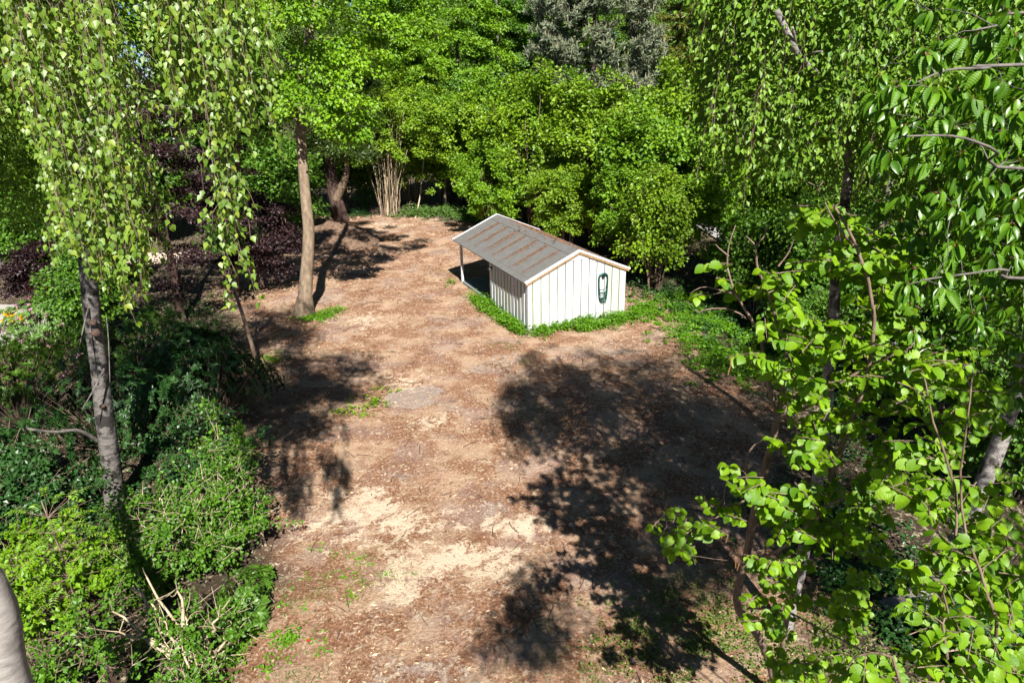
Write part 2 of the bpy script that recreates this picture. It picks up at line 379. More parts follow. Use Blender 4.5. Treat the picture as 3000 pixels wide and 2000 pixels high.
tc_n1 = noise(nt, 17, 10, .78); tc_n2 = noise(nt, 5.5, 6, .65); tc_n3 = noise(nt, 130, 4, .7); tc_n4 = noise(nt, 0.9, 7, .68)
chips = ramp(nt, tc_n1, [(.34, (.06, .025, .015)), (.44, (.19, .09, .05)), (.54, (.34, .185, .105)), (.65, (.62, .42, .27))])
chips = mixc(nt, ramp(nt, tc_n2, [(.42, (0, 0, 0)), (.62, (1, 1, 1))]), chips, mixc(nt, .5, chips, (.20, .095, .052)))
tc_n5 = noise(nt, 0.55, 7, .7)
chips = mixc(nt, ramp(nt, tc_n4, [(.47, (0, 0, 0)), (.58, (1, 1, 1))]), chips, mixc(nt, .5, chips, (.58, .42, .28)))
chips = mixc(nt, ramp(nt, tc_n5, [(.50, (0, 0, 0)), (.60, (.75, .75, .75))]), chips, mixc(nt, .55, chips, (.33, .25, .225)))
chips = mixc(nt, ramp(nt, tc_n4, [(.36, (.8, .8, .8)), (.46, (0, 0, 0))]), chips, mixc(nt, .6, chips, (.22, .105, .06)))
forest = ramp(nt, tc_n1, [(.32, (.022, .017, .012)), (.5, (.06, .042, .028)), (.68, (.13, .085, .05))])
forest = mixc(nt, ramp(nt, tc_n2, [(.5, (0, 0, 0)), (.6, (.8, .8, .8))]), forest, (.035, .055, .018))
col = mixc(nt, attr(nt, 'rnd').outputs['Fac'], forest, chips)
sawc = ramp(nt, tc_n3, [(.3, (.48, .35, .225)), (.5, (.69, .53, .38)), (.7, (.79, .66, .52))])
def soft_mask(name, lo, hi):
    s_ = math_(nt, 'ADD', attr(nt, name).outputs['Fac'], math_(nt, 'ADD', math_(nt, 'MULTIPLY', math_(nt, 'SUBTRACT', tc_n1, .5), 2.6), math_(nt, 'MULTIPLY', math_(nt, 'SUBTRACT', tc_n2, .5), 2.4)))
    return ramp(nt, s_, [(lo, (0, 0, 0)), (hi, (1, 1, 1))])
mudc = ramp(nt, tc_n3, [(.3, (.24, .18, .145)), (.7, (.42, .33, .275))])
col = mixc(nt, soft_mask('mud', .25, .7), col, mudc)
col = mixc(nt, soft_mask('saw', .12, .6), col, sawc)
grc = ramp(nt, tc_n1, [(.3, (.05, .09, .015)), (.7, (.17, .21, .05))])
col = mixc(nt, soft_mask('grs', .4, .9), col, grc)
nt.links.new(col, b.inputs['Base Color']); b.inputs['Roughness'].default_value = .92; b.inputs['Specular IOR Level'].default_value = .15
hgt = math_(nt, 'ADD', tc_n1, math_(nt, 'MULTIPLY', tc_n2, .8))
bump(nt, b, hgt, 1.0, .06)
M['ground'] = m
gme = gb.mesh('ground', M['ground'], True)
for nm, arr in (('saw', saw), ('mud', mud), ('grs', grs)):
    a = gme.attributes.new(nm, 'FLOAT', 'POINT'); a.data.foreach_set('value', arr.astype(np.float32))
tag(link('ground', gme), 'bare brown wood-chip ground of the clearing', None, None, 'structure')

# neighbouring gravel road beyond the hedge on the right, paving and a sandy path on the left
M['gravel'] = plain_mat('grey gravel', (.30, .285, .275), .95, 0, .35, 30)
M['paving'] = plain_mat('grey paving', (.36, .33, .30), .9, 0, .2, 12)
M['sand'] = plain_mat('pale sand', (.55, .43, .33), .95, 0, .15, 20)
def sheet(name, pts, z, mat, label):
    V = [(*p[:2], z) for p in pts] + [(*p[:2], z - .25) for p in pts]; n = len(pts); mb = MB()
    T = [[0, i, i + 1] for i in range(1, n - 1)]
    Q = [[i, n + i, n + (i + 1) % n, (i + 1) % n] for i in range(n)]
    mb.add(V, T, Q); return tag(mb.build(name, mat), label, None, None, 'structure')
road_l = np.array([[13.5, 8], [13.2, 16], [12.6, 24], [11.6, 34], [11, 44], [12, 56], [14, 75]]); road_r = road_l + np.array([9.0, 0])
sheet('road', np.concatenate([road_l, road_r[::-1]])[::-1], .10, M['gravel'], 'grey gravel road behind the hedge')
sheet('pavement', [(-27, 22.5), (-17.6, 22.5), (-17.8, 27), (-27, 28.5)], .095, M['paving'], 'grey paving of the neighbouring garden')
sheet('path', [(-20, 34.3), (-16.2, 34.5), (-16.0, 36.2), (-20, 36.4)], .095, M['sand'], 'pale sandy path under the copper beech')

# ------------------------------------------------------------------ the shed
SX, SY, YAW = 0.621, 23.225, 0.4086
SW, SL, ROOF_L, OV, HE, HA = 4.01, 3.70, 7.61, 0.15, 1.90, 2.824
m, nt, b, out = nodes_of('white painted boards')
n1 = noise(nt, 3.0, 6, .7, stretch=(2.0, 2.0, .25)); n2 = noise(nt, 40, 4, .6, stretch=(1, 1, .08)); n3 = noise(nt, 11, 5, .7)
r_ = attr(nt, 'rnd').outputs['Fac']
c = ramp(nt, n2, [(.3, (.49, .51, .53)), (.7, (.60, .62, .64))])
alg = math_(nt, 'ADD', math_(nt, 'MULTIPLY', n1, .75), math_(nt, 'MULTIPLY', r_, .35))
c = mixc(nt, ramp(nt, alg, [(.40, (0, 0, 0)), (.58, (.5, .5, .5)), (.95, (1, 1, 1))]), c, (.33, .36, .22))
c = mixc(nt, ramp(nt, alg, [(.80, (0, 0, 0)), (.95, (.85, .85, .85))]), c, (.10, .11, .05))
c = mixc(nt, ramp(nt, n3, [(.66, (0, 0, 0)), (.74, (.5, .5, .5))]), c, (.3, .3, .22))
nt.links.new(c, b.inputs['Base Color']); b.inputs['Roughness'].default_value = .6; bump(nt, b, n2, .2, .006)
M['board'] = m
m, nt, b, out = nodes_of('roofing felt')
n1 = noise(nt, 4, 6, .6); n2 = noise(nt, 260, 3, .6)
c = ramp(nt, n1, [(.3, (.10, .097, .09)), (.7, (.155, .15, .138))]); c = mixc(nt, .35, c, ramp(nt, n2, [(.3, (.06, .06, .055)), (.7, (.22, .215, .20))]))
nt.links.new(c, b.inputs['Base Color']); b.inputs['Roughness'].default_value = .9; bump(nt, b, n2, .3, .004)
M['felt'] = m
M['felt_seam'] = plain_mat('dark felt seam', (.10, .095, .09), .9)
M['raw_wood'] = bark_mat('weathered raw wood', (.16, .095, .04), (.30, .18, .08), (.42, .28, .14), 8, (.4, .4, 3), .2, .7)
M['metal_trim'] = plain_mat('white metal trim', (.75, .76, .78), .35, 0, .05)
M['concrete'] = plain_mat('concrete', (.36, .35, .33), .9, 0, .2, 9)
M['slab'] = plain_mat('dark paving slab', (.16, .18, .18), .85, 0, .2, 7)
M['grey_paint'] = plain_mat('grey white paint', (.6, .6, .6), .6)
M['interior'] = plain_mat('dark timber', (.10, .08, .06), .8)
M['needles'] = leaf_mat('rusty needles', (.16, .065, .028), (.38, .19, .09), .05, .8, .2)
M['black'] = plain_mat('black plastic', (.02, .02, .022), .4)
shed = thing('garden_shed', 'white board-clad garden shed with grey felt gable roof and open rear canopy', 'shed', (SX, SY, 0), None, YAW)
pitch_s = (HA - HE) / (SW / 2 + OV)
def roof_z(x, off=0.0):                         # top of roof at lateral x
    return HE + (x + OV) * pitch_s - off if x < SW / 2 else HE + (SW + OV - x) * pitch_s - off
rs = random.Random(4)
def panel(poly_xz, y0, y1):                     # prism from an x-z polygon
    n = len(poly_xz); V = [(x, y0, z) for x, z in poly_xz] + [(x, y1, z) for x, z in poly_xz]
    T = [[0, i, i + 1] for i in range(1, n - 1)] + [[n, n + i + 1, n + i] for i in range(1, n - 1)]
    Q = [[i, n + i, n + (i + 1) % n, (i + 1) % n] for i in range(n)]
    return V, T, Q
Z0 = 0.16
# plinth and slab
mb = MB(); mb.box(-.03, SW + .03, -.03, SL + .03, -.2, .12); mb.build('plinth', M['concrete'], shed)
mb = MB(); mb.box(.06, SW - .06, .06, SL - .06, .115, 2.0); mb.build('inner_wall', M['interior'], shed)
for i in range(5):
    for j in range(5):
        x = .02 + i * .8; y = SL + .06 + j * .72
        mb = MB(); mb.box(x, x + .785, y, y + .705, -.1, .07 + rs.uniform(-.006, .006)); mb.build('paving_slab', M['slab'], shed)
# front gable: over-boards proud of under-boards
PITCH_B = 0.327
x = 0.0; k = 0
edges = [-.02, .135] + [.135 + PITCH_B * (i + 1) for i in range(11)] + [SW + .02]
for i in range(len(edges) - 1):
    a, c = edges[i], edges[i + 1]
    for over in (0, 1):
        if over: x0, x1, yf, yb = a + (.034 if i else 0.0), c - .004, -.032, -.002
        else:
            if i == 0: continue
            x0, x1, yf, yb = a - .04, a + .10, -.0015, .02
        pts = [(x0, Z0 - rs.uniform(0, .02)), (x1, Z0 - rs.uniform(0, .02)), (x1, min(roof_z(x1, .10), 2.52)), (x0, min(roof_z(x0, .10), 2.52))]
        if x0 < SW / 2 < x1: pts = pts[:3] + [(SW / 2, 2.52)] + pts[3:]
        mb = MB(); V, T, Q = panel(pts, yf, yb); mb.add(V, T, Q, rs.random() * .6 if over else 1.6); mb.build('board', M['board'], shed)
mb = MB(); V, T, Q = panel([(SW / 2 - .52, 2.50), (SW / 2 + .52, 2.50), (SW / 2, HA - .1)], -.045, -.0285); mb.add(V, T, Q, .2); mb.build('gable_board', M['board'], shed)
mb = MB(); V, T, Q = panel([(SW / 2 - .6, 2.485), (SW / 2 + .6, 2.485), (SW / 2 + .57, 2.4995), (SW / 2 - .57, 2.4995)], -.05, -.029); mb.add(V, T, Q, .2); mb.build('trim_strip', M['board'], shed)
# left wall, right wall, rear wall
nb = 12; pb = SL / nb
for side in (0, 1):
    for i in range(nb + 1):
        for over in (0, 1):
            y0 = i * pb + (.0 if over else .135); y1 = y0 + (.165 if over else .17)
            if y0 > SL - .05 or (over == 0 and i == nb): continue
            y1 = min(y1, SL + .03)
            d0, d1 = (-.034, -.006) if over else (-.006, .02)
            zt = roof_z(0, .13)
            mb = MB()
            if side == 0: mb.box(d0, d1, y0, y1, Z0 - rs.uniform(0, .03), zt, None, rs.random())
            else: mb.box(SW - d1, SW - d0, y0, y1, Z0, zt, None, rs.random())
            mb.build('board', M['board'], shed)
for i in range(20):
    x0 = i * .2; pts = [(x0, Z0), (x0 + .196, Z0), (x0 + .196, roof_z(x0 + .196, .12)), (x0, roof_z(x0, .12))]
    if x0 < SW / 2 < x0 + .196: pts.insert(3, (SW / 2, roof_z(SW / 2, .12)))
    mb = MB(); V, T, Q = panel(pts, SL, SL + .022); mb.add(V, T, Q, rs.random()); mb.build('board', M['board'], shed)
# posts and beams of the canopy
for px_ in (.06, SW - .06):
    mb = MB(); mb.box(px_ - .05, px_ + .05, 7.15, 7.25, -.05, roof_z(.06, .16)); mb.build('post', M['grey_paint'], shed)
    mb = MB(); mb.box(px_ - .045, px_ + .045, SL + .03, ROOF_L - .1, roof_z(.06, .155), roof_z(.06, .035)); mb.build('beam', M['interior'], shed)
mb = MB(); mb.box(.11, SW - .11, 7.16, 7.24, roof_z(.06, .16), roof_z(.06, .05)); mb.build('tie_beam', M['interior'], shed)
# roof: sheathing, felt strips overlapping one another, ridge strip
OF = .05
sl_len = math.hypot(SW / 2 + OV, HA - HE)
def slope_pt(side, s, y, h=0.0):            # s along the slope from eave, h above the surface
    cx = (SW / 2 + OV) / sl_len; sz = (HA - HE) / sl_len
    x = -OV + s * cx - h * sz; z = HE + s * sz + h * cx
    return (x if side == 0 else SW - x, y, z)
def slope_box(side, s0, s1, y0, y1, h0, h1, h0b=None, h1b=None):
    V = []
    for h in (0, 1):
        for y in (y0, y1):
            for s in (s0, s1):
                lo, hi = (h0, h1) if (s == s0 or h0b is None) else (h0b, h1b)
                V.append(slope_pt(side, s, y, hi if h else lo))
    return V, None, [[0, 2, 3, 1], [4, 5, 7, 6], [0, 1, 5, 4], [2, 6, 7, 3], [0, 4, 6, 2], [1, 3, 7, 5]]
for side in (0, 1):
    mb = MB(); mb.add(*slope_box(side, 0.0, sl_len - .002, -OF, ROOF_L, -.035, -.012)); mb.build('roof_deck', M['interior'], shed)
    nst = 8; w = (ROOF_L + OF) / nst
    for i in range(nst):
        y0 = -OF + i * w; h = .001 * (i % 2)
        V, T, Q = slope_box(side, -.01, sl_len - .30, y0, y0 + w + .02, -.010, .002)
        V = [(p[0], p[1], p[2] + (.004 if abs(p[1] - y0) < 1e-6 else 0.0)) for p in V]
        mb = MB(); mb.add(V, T, Q, rs.random()); mb.build('felt_strip', M['felt'], shed)
        mb = MB(); mb.add(*slope_box(side, .03, sl_len - .32, y0 - .006, y0 + .002, .003, .0072)); mb.build('felt_seam', M['felt_seam'], shed)
    mb = MB(); mb.add(*slope_box(side, sl_len - .36, sl_len, -OF, ROOF_L, .009, .015)); mb.build('ridge_strip', M['felt'], shed)
    mb = MB(); mb.add(*slope_box(side, sl_len - .372, sl_len - .3605, -OF, ROOF_L, .003, .0145)); mb.build('felt_seam', M['felt_seam'], shed)
    for yy, nm in ((-OF - .04, 'front'), (ROOF_L + .003, 'rear')):
        mb = MB(); mb.add(*slope_box(side, -.005, sl_len - .001, yy, yy + .037, -.115, .0)); mb.build('barge_board', M['raw_wood'], shed)
        mb = MB(); mb.add(*slope_box(side, -.012, sl_len + .004, yy - .012, yy + .075, .016, .036)); mb.build('edge_trim', M['metal_trim'], shed)
        mb = MB(); mb.add(*slope_box(side, -.012, sl_len + .004, yy - .016 if nm == 'front' else yy + .038, yy - .004 if nm == 'front' else yy + .05, -.03, .0155)); mb.build('edge_trim', M['metal_trim'], shed)
    mb = MB(); mb.add(*slope_box(side, -.028, -.0125, -OF, ROOF_L, -.028, .004)); mb.build('eave_trim', M['felt_seam'], shed)
    for i in range(10):
        y = .2 + i * .78; mb = MB(); mb.add(*slope_box(side, .02, sl_len - .05, y - .035, y + .035, -.11, -.037)); mb.build('rafter', M['interior'], shed)
# rusty needle litter drifted along the felt seams
rng = np.random.RandomState(8)
P = []
for side, nn in ((0, 16000), (1, 9000)):
    k = rng.randint(0, 8, nn); w = (ROOF_L + OF) / 8
    s = sl_len * (.12 + .72 * rng.beta(1.6, 1.3, nn)); dens = .45 * fbm(s * 1.3 + k * 7, k * 3.1 + 0 * s, 1.1, 31) + .55 * rng.rand(8)[k]
    y = -OF + k * w - np.abs(rng.normal(0, .07, nn)) * (.5 + 1.4 * rng.rand(8)[k]) * (1 + 9 * np.clip(dens - .5, 0, 1)) - .01 + (side * rng.uniform(-.4, .4, nn))
    keep = (dens + .25 * rng.randn(nn) > .5) & (y > -OF + .02)
    for a_, b_ in zip(s[keep], y[keep]): P.append(slope_pt(side, a_, b_, .012))
P = np.array(P); n = len(P); ang = rng.uniform(0, 6.28, n)
D = np.stack([np.cos(ang), np.sin(ang), .15 * rng.randn(n)], 1)
mb = MB(); mb.leaves(P, D, np.tile([0, 0, 1.0], (n, 1)) + .3 * rng.randn(n, 3), rng.uniform(.02, .05, n), TQ_LONG, rng.rand(n))
o = mb.build('needle_litter', M['needles'], shed); o['kind'] = 'stuff'
n = 900; P = np.array([slope_pt(1 if rng.rand() < .8 else 0, sl_len - abs(rng.normal(0, .35)), rng.uniform(1.5, 6.5), .02) for _ in range(n)]); a_ = rng.uniform(0, 6.28, n)
mb = MB(); mb.leaves(P, np.stack([np.cos(a_), np.sin(a_), .2 * rng.randn(n)], 1), np.tile([0, 0, 1.0], (n, 1)) + .4 * rng.randn(n, 3), rng.uniform(.04, .09, n), TQ_ROUND, rng.rand(n) * .4); o = mb.build('leaf_litter', M['needles'], shed); o['kind'] = 'stuff'
# lamp under the eave of the left wall
lamp = thing('wall_lamp', 'small black dome lamp under the left eave of the shed', 'lamp')
Ms = np.eye(4); Ms[:3, :3] = np.array([[math.cos(YAW), -math.sin(YAW), 0], [math.sin(YAW), math.cos(YAW), 0], [0, 0, 1]]); Ms[:3, 3] = (SX, SY, 0)
def shed_w(p): return (Ms @ np.array([*p, 1.0]))[:3]
lamp.location = shed_w((-.036, 3.35, 1.62)); lamp.rotation_euler = (0, 0, YAW)
mb = MB(); th = np.linspace(0, math.pi / 2, 6)
mb.tube([(-.09, 0, .09 * math.sin(t) - .05) for t in th] , [.09 * math.cos(t) + .002 for t in th], 14); mb.build('lamp_shade', M['black'], lamp)
mb = MB(); mb.box(-.09, 0, -.015, .015, .01, .045); mb.build('bracket', M['black'], lamp)
# garden hose hung on the front
M['hose'] = plain_mat('dark green rubber hose', (.004, .07, .062), .38, 0, .2, 20, .5)
hose = thing('garden_hose', 'coiled dark green garden hose hanging on the white shed front', 'hose', shed_w((3.02, -.03, 1.55)), None, YAW)
rr = random.Random(3)
for k in range(13):
    w = .165 + .028 * rr.random(); top = .3 + rr.uniform(-.03, .015); bot = (-.30, -.37, -.44, -.5, -.57, -.62, -.66, -.7, -.73, -.66, -.6, -.72, -.69, -.53, -.75, -.64, -.71, -.58)[k] * 1.12 + rr.uniform(-.02, .02)
    cx = rr.uniform(-.012, .012); dep = -.03 - .014 * (k % 5)
    t = np.linspace(0, 2 * math.pi, 33)
    x = cx + w * np.sign(np.cos(t)) * np.abs(np.cos(t)) ** np.where(np.sin(t) > 0, .8, .42); z = np.where(np.sin(t) > 0, .10 + (top - .10) * np.abs(np.sin(t)), .10 + (.10 - bot) * -np.abs(np.sin(t)) ** .9)
    y = dep - .015 * np.cos(2 * t + k)
    mb = MB(); mb.tube(np.stack([x, y, z], 1), .0095, 8, cap=False); mb.build('hose_loop', M['hose'], hose, smooth=True)
mb = MB(); t = np.linspace(0, 1, 12); mb.tube(np.stack([.09 + .06 * np.sin(t * 3.1), -.03 + 0 * t, -.45 - .42 * np.sin(t * 3.1) ** 1.0], 1), .010, 8); mb.build('hose_end', M['hose'], hose, smooth=True)
mb = MB(); t = np.linspace(.1, math.pi - .1, 16); mb.tube(np.stack([.17 * np.cos(t), -.02 - .05 * np.sin(t), .22 + .13 * np.sin(t)], 1), .004, 6)
mb.box(-.05, .05, -.10, -.002, .15, .2); mb.build('hanger', M['black'], hose)

# ------------------------------------------------------------------ tree building
def bez(P0, P1, P2, n, rng=None, j=0.0):
    t = np.linspace(0, 1, n)[:, None]; P = (1 - t) ** 2 * P0 + 2 * t * (1 - t) * P1 + t * t * P2
    if rng is not None and j: P[1:-1] += rng.normal(0, j, (n - 2, 3))
    return P
def spline(P, n):
    P = np.asarray(P, float); t = np.linspace(0, len(P) - 1, n); out = []
    for u in t:
        i = min(int(u), len(P) - 2); f = u - i
        p0 = P[max(i - 1, 0)]; p1 = P[i]; p2 = P[i + 1]; p3 = P[min(i + 2, len(P) - 1)]
        out.append(.5 * (2 * p1 + (p2 - p0) * f + (2 * p0 - 5 * p1 + 4 * p2 - p3) * f * f + (3 * p1 - p0 - 3 * p2 + p3) * f ** 3))
    return np.array(out)
def grow(rng, mb, nodes, node_r, centers, axis_xy, sides=5, up=.35, rk=.016, rmin=.006, start=.0):
    """join clump centres to the branch skeleton"""
    nodes = [np.asarray(p, float) for p in nodes]; node_r = list(node_r)
    order = np.argsort(np.hypot(centers[:, 0] - axis_xy[0], centers[:, 1] - axis_xy[1]) + .15 * rng.rand(len(centers)))
    for k in order:
        c = centers[k]; NP = np.array(nodes); d = c - NP
        L = np.linalg.norm(d, axis=1); cost = L + .7 * np.maximum(0, .25 * L - d[:, 2])
        i = int(np.argmin(cost)); p0 = NP[i]; L_ = L[i]
        if L_ < .05: continue
        ctrl = p0 + (c - p0) * .45 + np.array([0, 0, up * L_ * .5]) + rng.normal(0, .06 * L_, 3)
        n = 4 if L_ < 1.2 else 6
        pts = bez(p0, ctrl, c, n, rng, .025 * L_); r0 = min(node_r[i] * .7, rmin + rk * L_); R = np.linspace(r0, rmin * .6, n)
        mb.tube(pts, R, sides, r=rng.rand())
        for q in range(1, n): nodes.append(pts[q]); node_r.append(R[q])
    return np.array(nodes)
def crown_points(rng, c, rad, n, seed, hollow=.45, zmin=None):
    out = []
    while len(out) < n:
        v = unit(rng.randn(3)); lump = .72 + .5 * vnoise(np.array(v[0] * 2.2 + v[2] * 1.3 + 7), np.array(v[1] * 2.2 - v[2]), 1.0, seed)
        r = (hollow + (1 - hollow) * rng.rand() ** .7) * lump
        p = np.array(c) + v * np.array(rad) * r
        if zmin is not None and p[2] < zmin: continue
        out.append(p)
    return np.array(out)
def spray_leaves(rng, centers, c0, n, spread, size, flat=.4, droop=.3, jitter=.5, var=.3):
    """flat, drooping leafy sprays round every clump centre"""
    m = len(centers); P = np.repeat(centers, n, 0); o = centers - np.asarray(c0); o[:, 2] *= .4; o = np.repeat(unit(o), n, 0)
    q = rng.randn(m * n, 3); q = unit(q) * rng.rand(m * n, 1) ** .5 * np.repeat(spread * rng.uniform(.65, 1.3, m), n)[:, None]
    q[:, 2] *= flat
    along = (q * o).sum(1); q[:, 2] -= droop * np.maximum(along, -spread * .3)
    P = P + q
    D = unit(o * .5 + unit(q) * .7 + rng.randn(m * n, 3) * .6 + np.array([0, 0, -.45 * droop / .3]))
    Nn = unit(np.array([0, 0, 1.0]) + o * .45 + rng.randn(m * n, 3) * jitter)
    S = size * rng.uniform(1 - var, 1 + var, m * n)
    tone = np.repeat(rng.rand(m), n) * .35 + rng.rand(m * n) * .65
    return P, D, Nn, S, tone
def tree(name, label, cat, loc, trunk, r0, r1, crown_c, crown_r, nclump, nleaf, spread, leaf, tpl, mat, bark, seed, group=None, flat=.4, droop=.3, hollow=.45, zmin=None, sides=10, extra=None, up=.35, trunk_from=.35, rk=.016, twigs=0, more_crowns=()):
    rng = np.random.RandomState(seed)
    root = thing(name, label, cat, loc, group)
    tp = spline(trunk, 14); R = np.linspace(r0, r1, 14) ; R[0] *= 1.75; R[1] *= 1.12
    mb = MB(); mb.tube(tp, R, sides, wob=.12, rng=rng); mb.build('trunk', bark, root, smooth=True)
    C = crown_points(rng, crown_c, crown_r, nclump, seed + 3, hollow, zmin)
    for (cc, cr, nc) in more_crowns: C = np.concatenate([C, crown_points(rng, cc, cr, nc, seed + 9, hollow)])
    if extra is not None: C = np.concatenate([C, extra])
    k = int(14 * trunk_from); mb = MB()
    grow(rng, mb, tp[k:], R[k:], C, tp[-1][:2], 4, up, rk)
    if twigs:
        a = np.repeat(C, twigs, 0); mb.rods(a, a + unit(rng.randn(len(a), 3) + [0, 0, .3]) * rng.uniform(.3, .8, (len(a), 1)) * spread, .006, .003)
    mb.build('branches', bark, root, smooth=True)
    mb = MB(); mb.leaves(*spray_leaves(rng, C, crown_c, nleaf, spread, leaf, flat, droop)[:4], tpl, spray_tone(rng, len(C), nleaf)); o = mb.build('crown', mat, root)
    return root
def spray_tone(rng, m, n): return np.clip(np.repeat(rng.rand(m), n) * .4 + rng.rand(m * n) * .6, 0, 1)
def V3(*a): return np.array(a, float)

# ---- main oak with the bright crown
o_loc = G(890, 922)
trunk = [A(*p) - o_loc for p in ((890, 922, o_loc[1]), (897, 800, 25.6), (905, 690, 25.6), (890, 520, 25.7), (880, 350, 25.8), (890, 180, 26), (930, 0, 26.4), (950, -200, 27))]
trunk[0] = V3(0, 0, -.1)
oak_ex = np.array([A(px, py, y) - o_loc for px, py, y in ((850, 300, 24.3), (900, 270, 23.8), (960, 300, 23.8), (1010, 340, 24), (1050, 390, 24.3), (960, 380, 23.9), (870, 250, 24.4), (930, 200, 24), (1000, 230, 24), (1060, 300, 24.4), (830, 330, 25), (980, 160, 24.2), (1030, 180, 24.4), (1090, 200, 25), (910, 150, 24.6), (1100, 120, 25), (1180, 90, 26), (1240, 150, 27), (1230, 60, 27), (1290, 90, 28), (1270, 200, 28), (1020, 400, 24.6), (1080, 350, 25), (1000, 290, 23.6), (940, 340, 23.6))])
tree('oak_tree', 'tall oak with smooth beige trunk and bright yellow-green crown in the clearing', 'tree', o_loc, trunk, .26, .1, (1.0, .8, 12.2), (4.6, 4.2, 4.6), 120, 230, .62, .125, TQ_ROUND, M['oak_leaf'], M['bark_oak'], 11, flat=.45, zmin=7.2, extra=oak_ex, twigs=3, sides=16)

# ---- broadleaf background trees: a few kinds, each copied
def proto(kind, seed, label):
    if kind == 'beech':
        return tree('beech_tree', label, 'tree', (0, 0, 0), [V3(0, 0, -.3), V3(.1, 0, 4), V3(0, .1, 9), V3(.2, 0, 15)], .3, .08, (0, 0, 10.5), (5, 5, 8), 130, 300, .95, .22, TQ_ROUND, M['green_leaf'], M['bark_grey'], seed, 'woodland trees behind the clearing', flat=.4, droop=.25, trunk_from=.15)
    if kind == 'maple':
        return tree('maple_tree', label, 'tree', (0, 0, 0), [V3(0, 0, -.3), V3(-.2, 0, 4), V3(.1, .1, 9), V3(0, 0, 14)], .26, .08, (0, 0, 9.5), (4.6, 4.6, 7.2), 120, 300, .95, .21, TQ_ROUND, M['green_leaf2'], M['bark_grey'], seed, 'woodland trees behind the clearing', flat=.45, droop=.3, trunk_from=.15)
    if kind == 'birch':
        return tree('birch_tree', label, 'tree', (0, 0, 0), [V3(0, 0, -.3), V3(.2, 0, 5), V3(.1, .1, 10), V3(.3, 0, 17)], .18, .04, (0, 0, 11.5), (3.4, 3.4, 7.6), 130, 300, .85, .15, TQ, M['birch_far'], M['birch_bark'], seed, 'woodland trees behind the clearing', flat=1.1, droop=.7, trunk_from=.15)
BG = {'beech': [(-34, 52, 1.05, 'broad mid-green beech behind the weeping birch curtain at the far left'), (-23, 60, 1.15, 'tall green beech behind the oak on its left'), (-1, 78, 1.1, 'green beech above the hedge, left of the blue-green pine'), (22, 62, 1.1, 'dark green beech behind the dark spruce'), (36, 50, 1.15, 'broad beech behind the cherry at the far right'), (-18, 44, .72, 'smaller beech in the shade behind the copper beech'), (48, 70, 1.2, 'large far beech at the right edge of the wood')],
      'maple': [(-11, 66, 1.1, 'light green maple behind the oak crown'), (4, 84, 1.2, 'bright yellow-green maple rising behind the hedge'), (-42, 68, 1.2, 'tall maple far behind on the left edge'), (-4, 62, .95, 'fresh green maple with pale stems above the hedge'), (30, 76, 1.15, 'light green maple far behind the right birch'), (-26, 34, .66, 'low maple beside the neighbouring paving')],
      'birch': [(-6.5, 70, 1.0, 'grey-green birch with white trunk behind the hedge'), (15, 80, 1.2, 'pale birch behind the pine'), (27, 42, .95, 'feathery birch behind the cherry branches'), (-14, 54, .95, 'slim birch between the oak and the maples'), (-30, 42, .9, 'hazy birch beyond the paved garden')]}
BG['beech'] += [(-52, 82, 1.3, 'far beech at the left end of the background wood'), (-16, 92, 1.35, 'far tall beech behind the oak crown'), (12, 100, 1.4, 'far beech filling the gap above the pine'), (30, 96, 1.4, 'far beech behind the spruce'), (60, 92, 1.4, 'farthest beech at the right')]
BG['maple'] += [(-30, 88, 1.35, 'far maple behind the left birches'), (20, 90, 1.35, 'far light green maple between pine and spruce tops'), (44, 92, 1.35, 'far maple behind the cherry'), (-8, 104, 1.45, 'farthest light maple in the middle of the wood')]
BG['birch'] += [(0, 96, 1.3, 'far grey-green birch above the hedge middle'), (9, 88, 1.25, 'far feathery birch left of the pine top'), (-20, 72, 1.1, 'far birch behind the leaning dark trunk')]
for kind, items in BG.items():
    r = np.random.RandomState(len(kind) * 7)
    base = None
    for i, (x, y, s, lb) in enumerate(items):
        if base is None:
            base = proto(kind, 50 + len(kind), lb); base.location = (x, y, 0); base.scale = (s, s, s); base.rotation_euler.z = r.uniform(0, 6)
        else: copy_thing(base, (x, y, 0), r.uniform(0, 6.28), (s * r.uniform(.9, 1.15), s * r.uniform(.9, 1.15), s), lb)

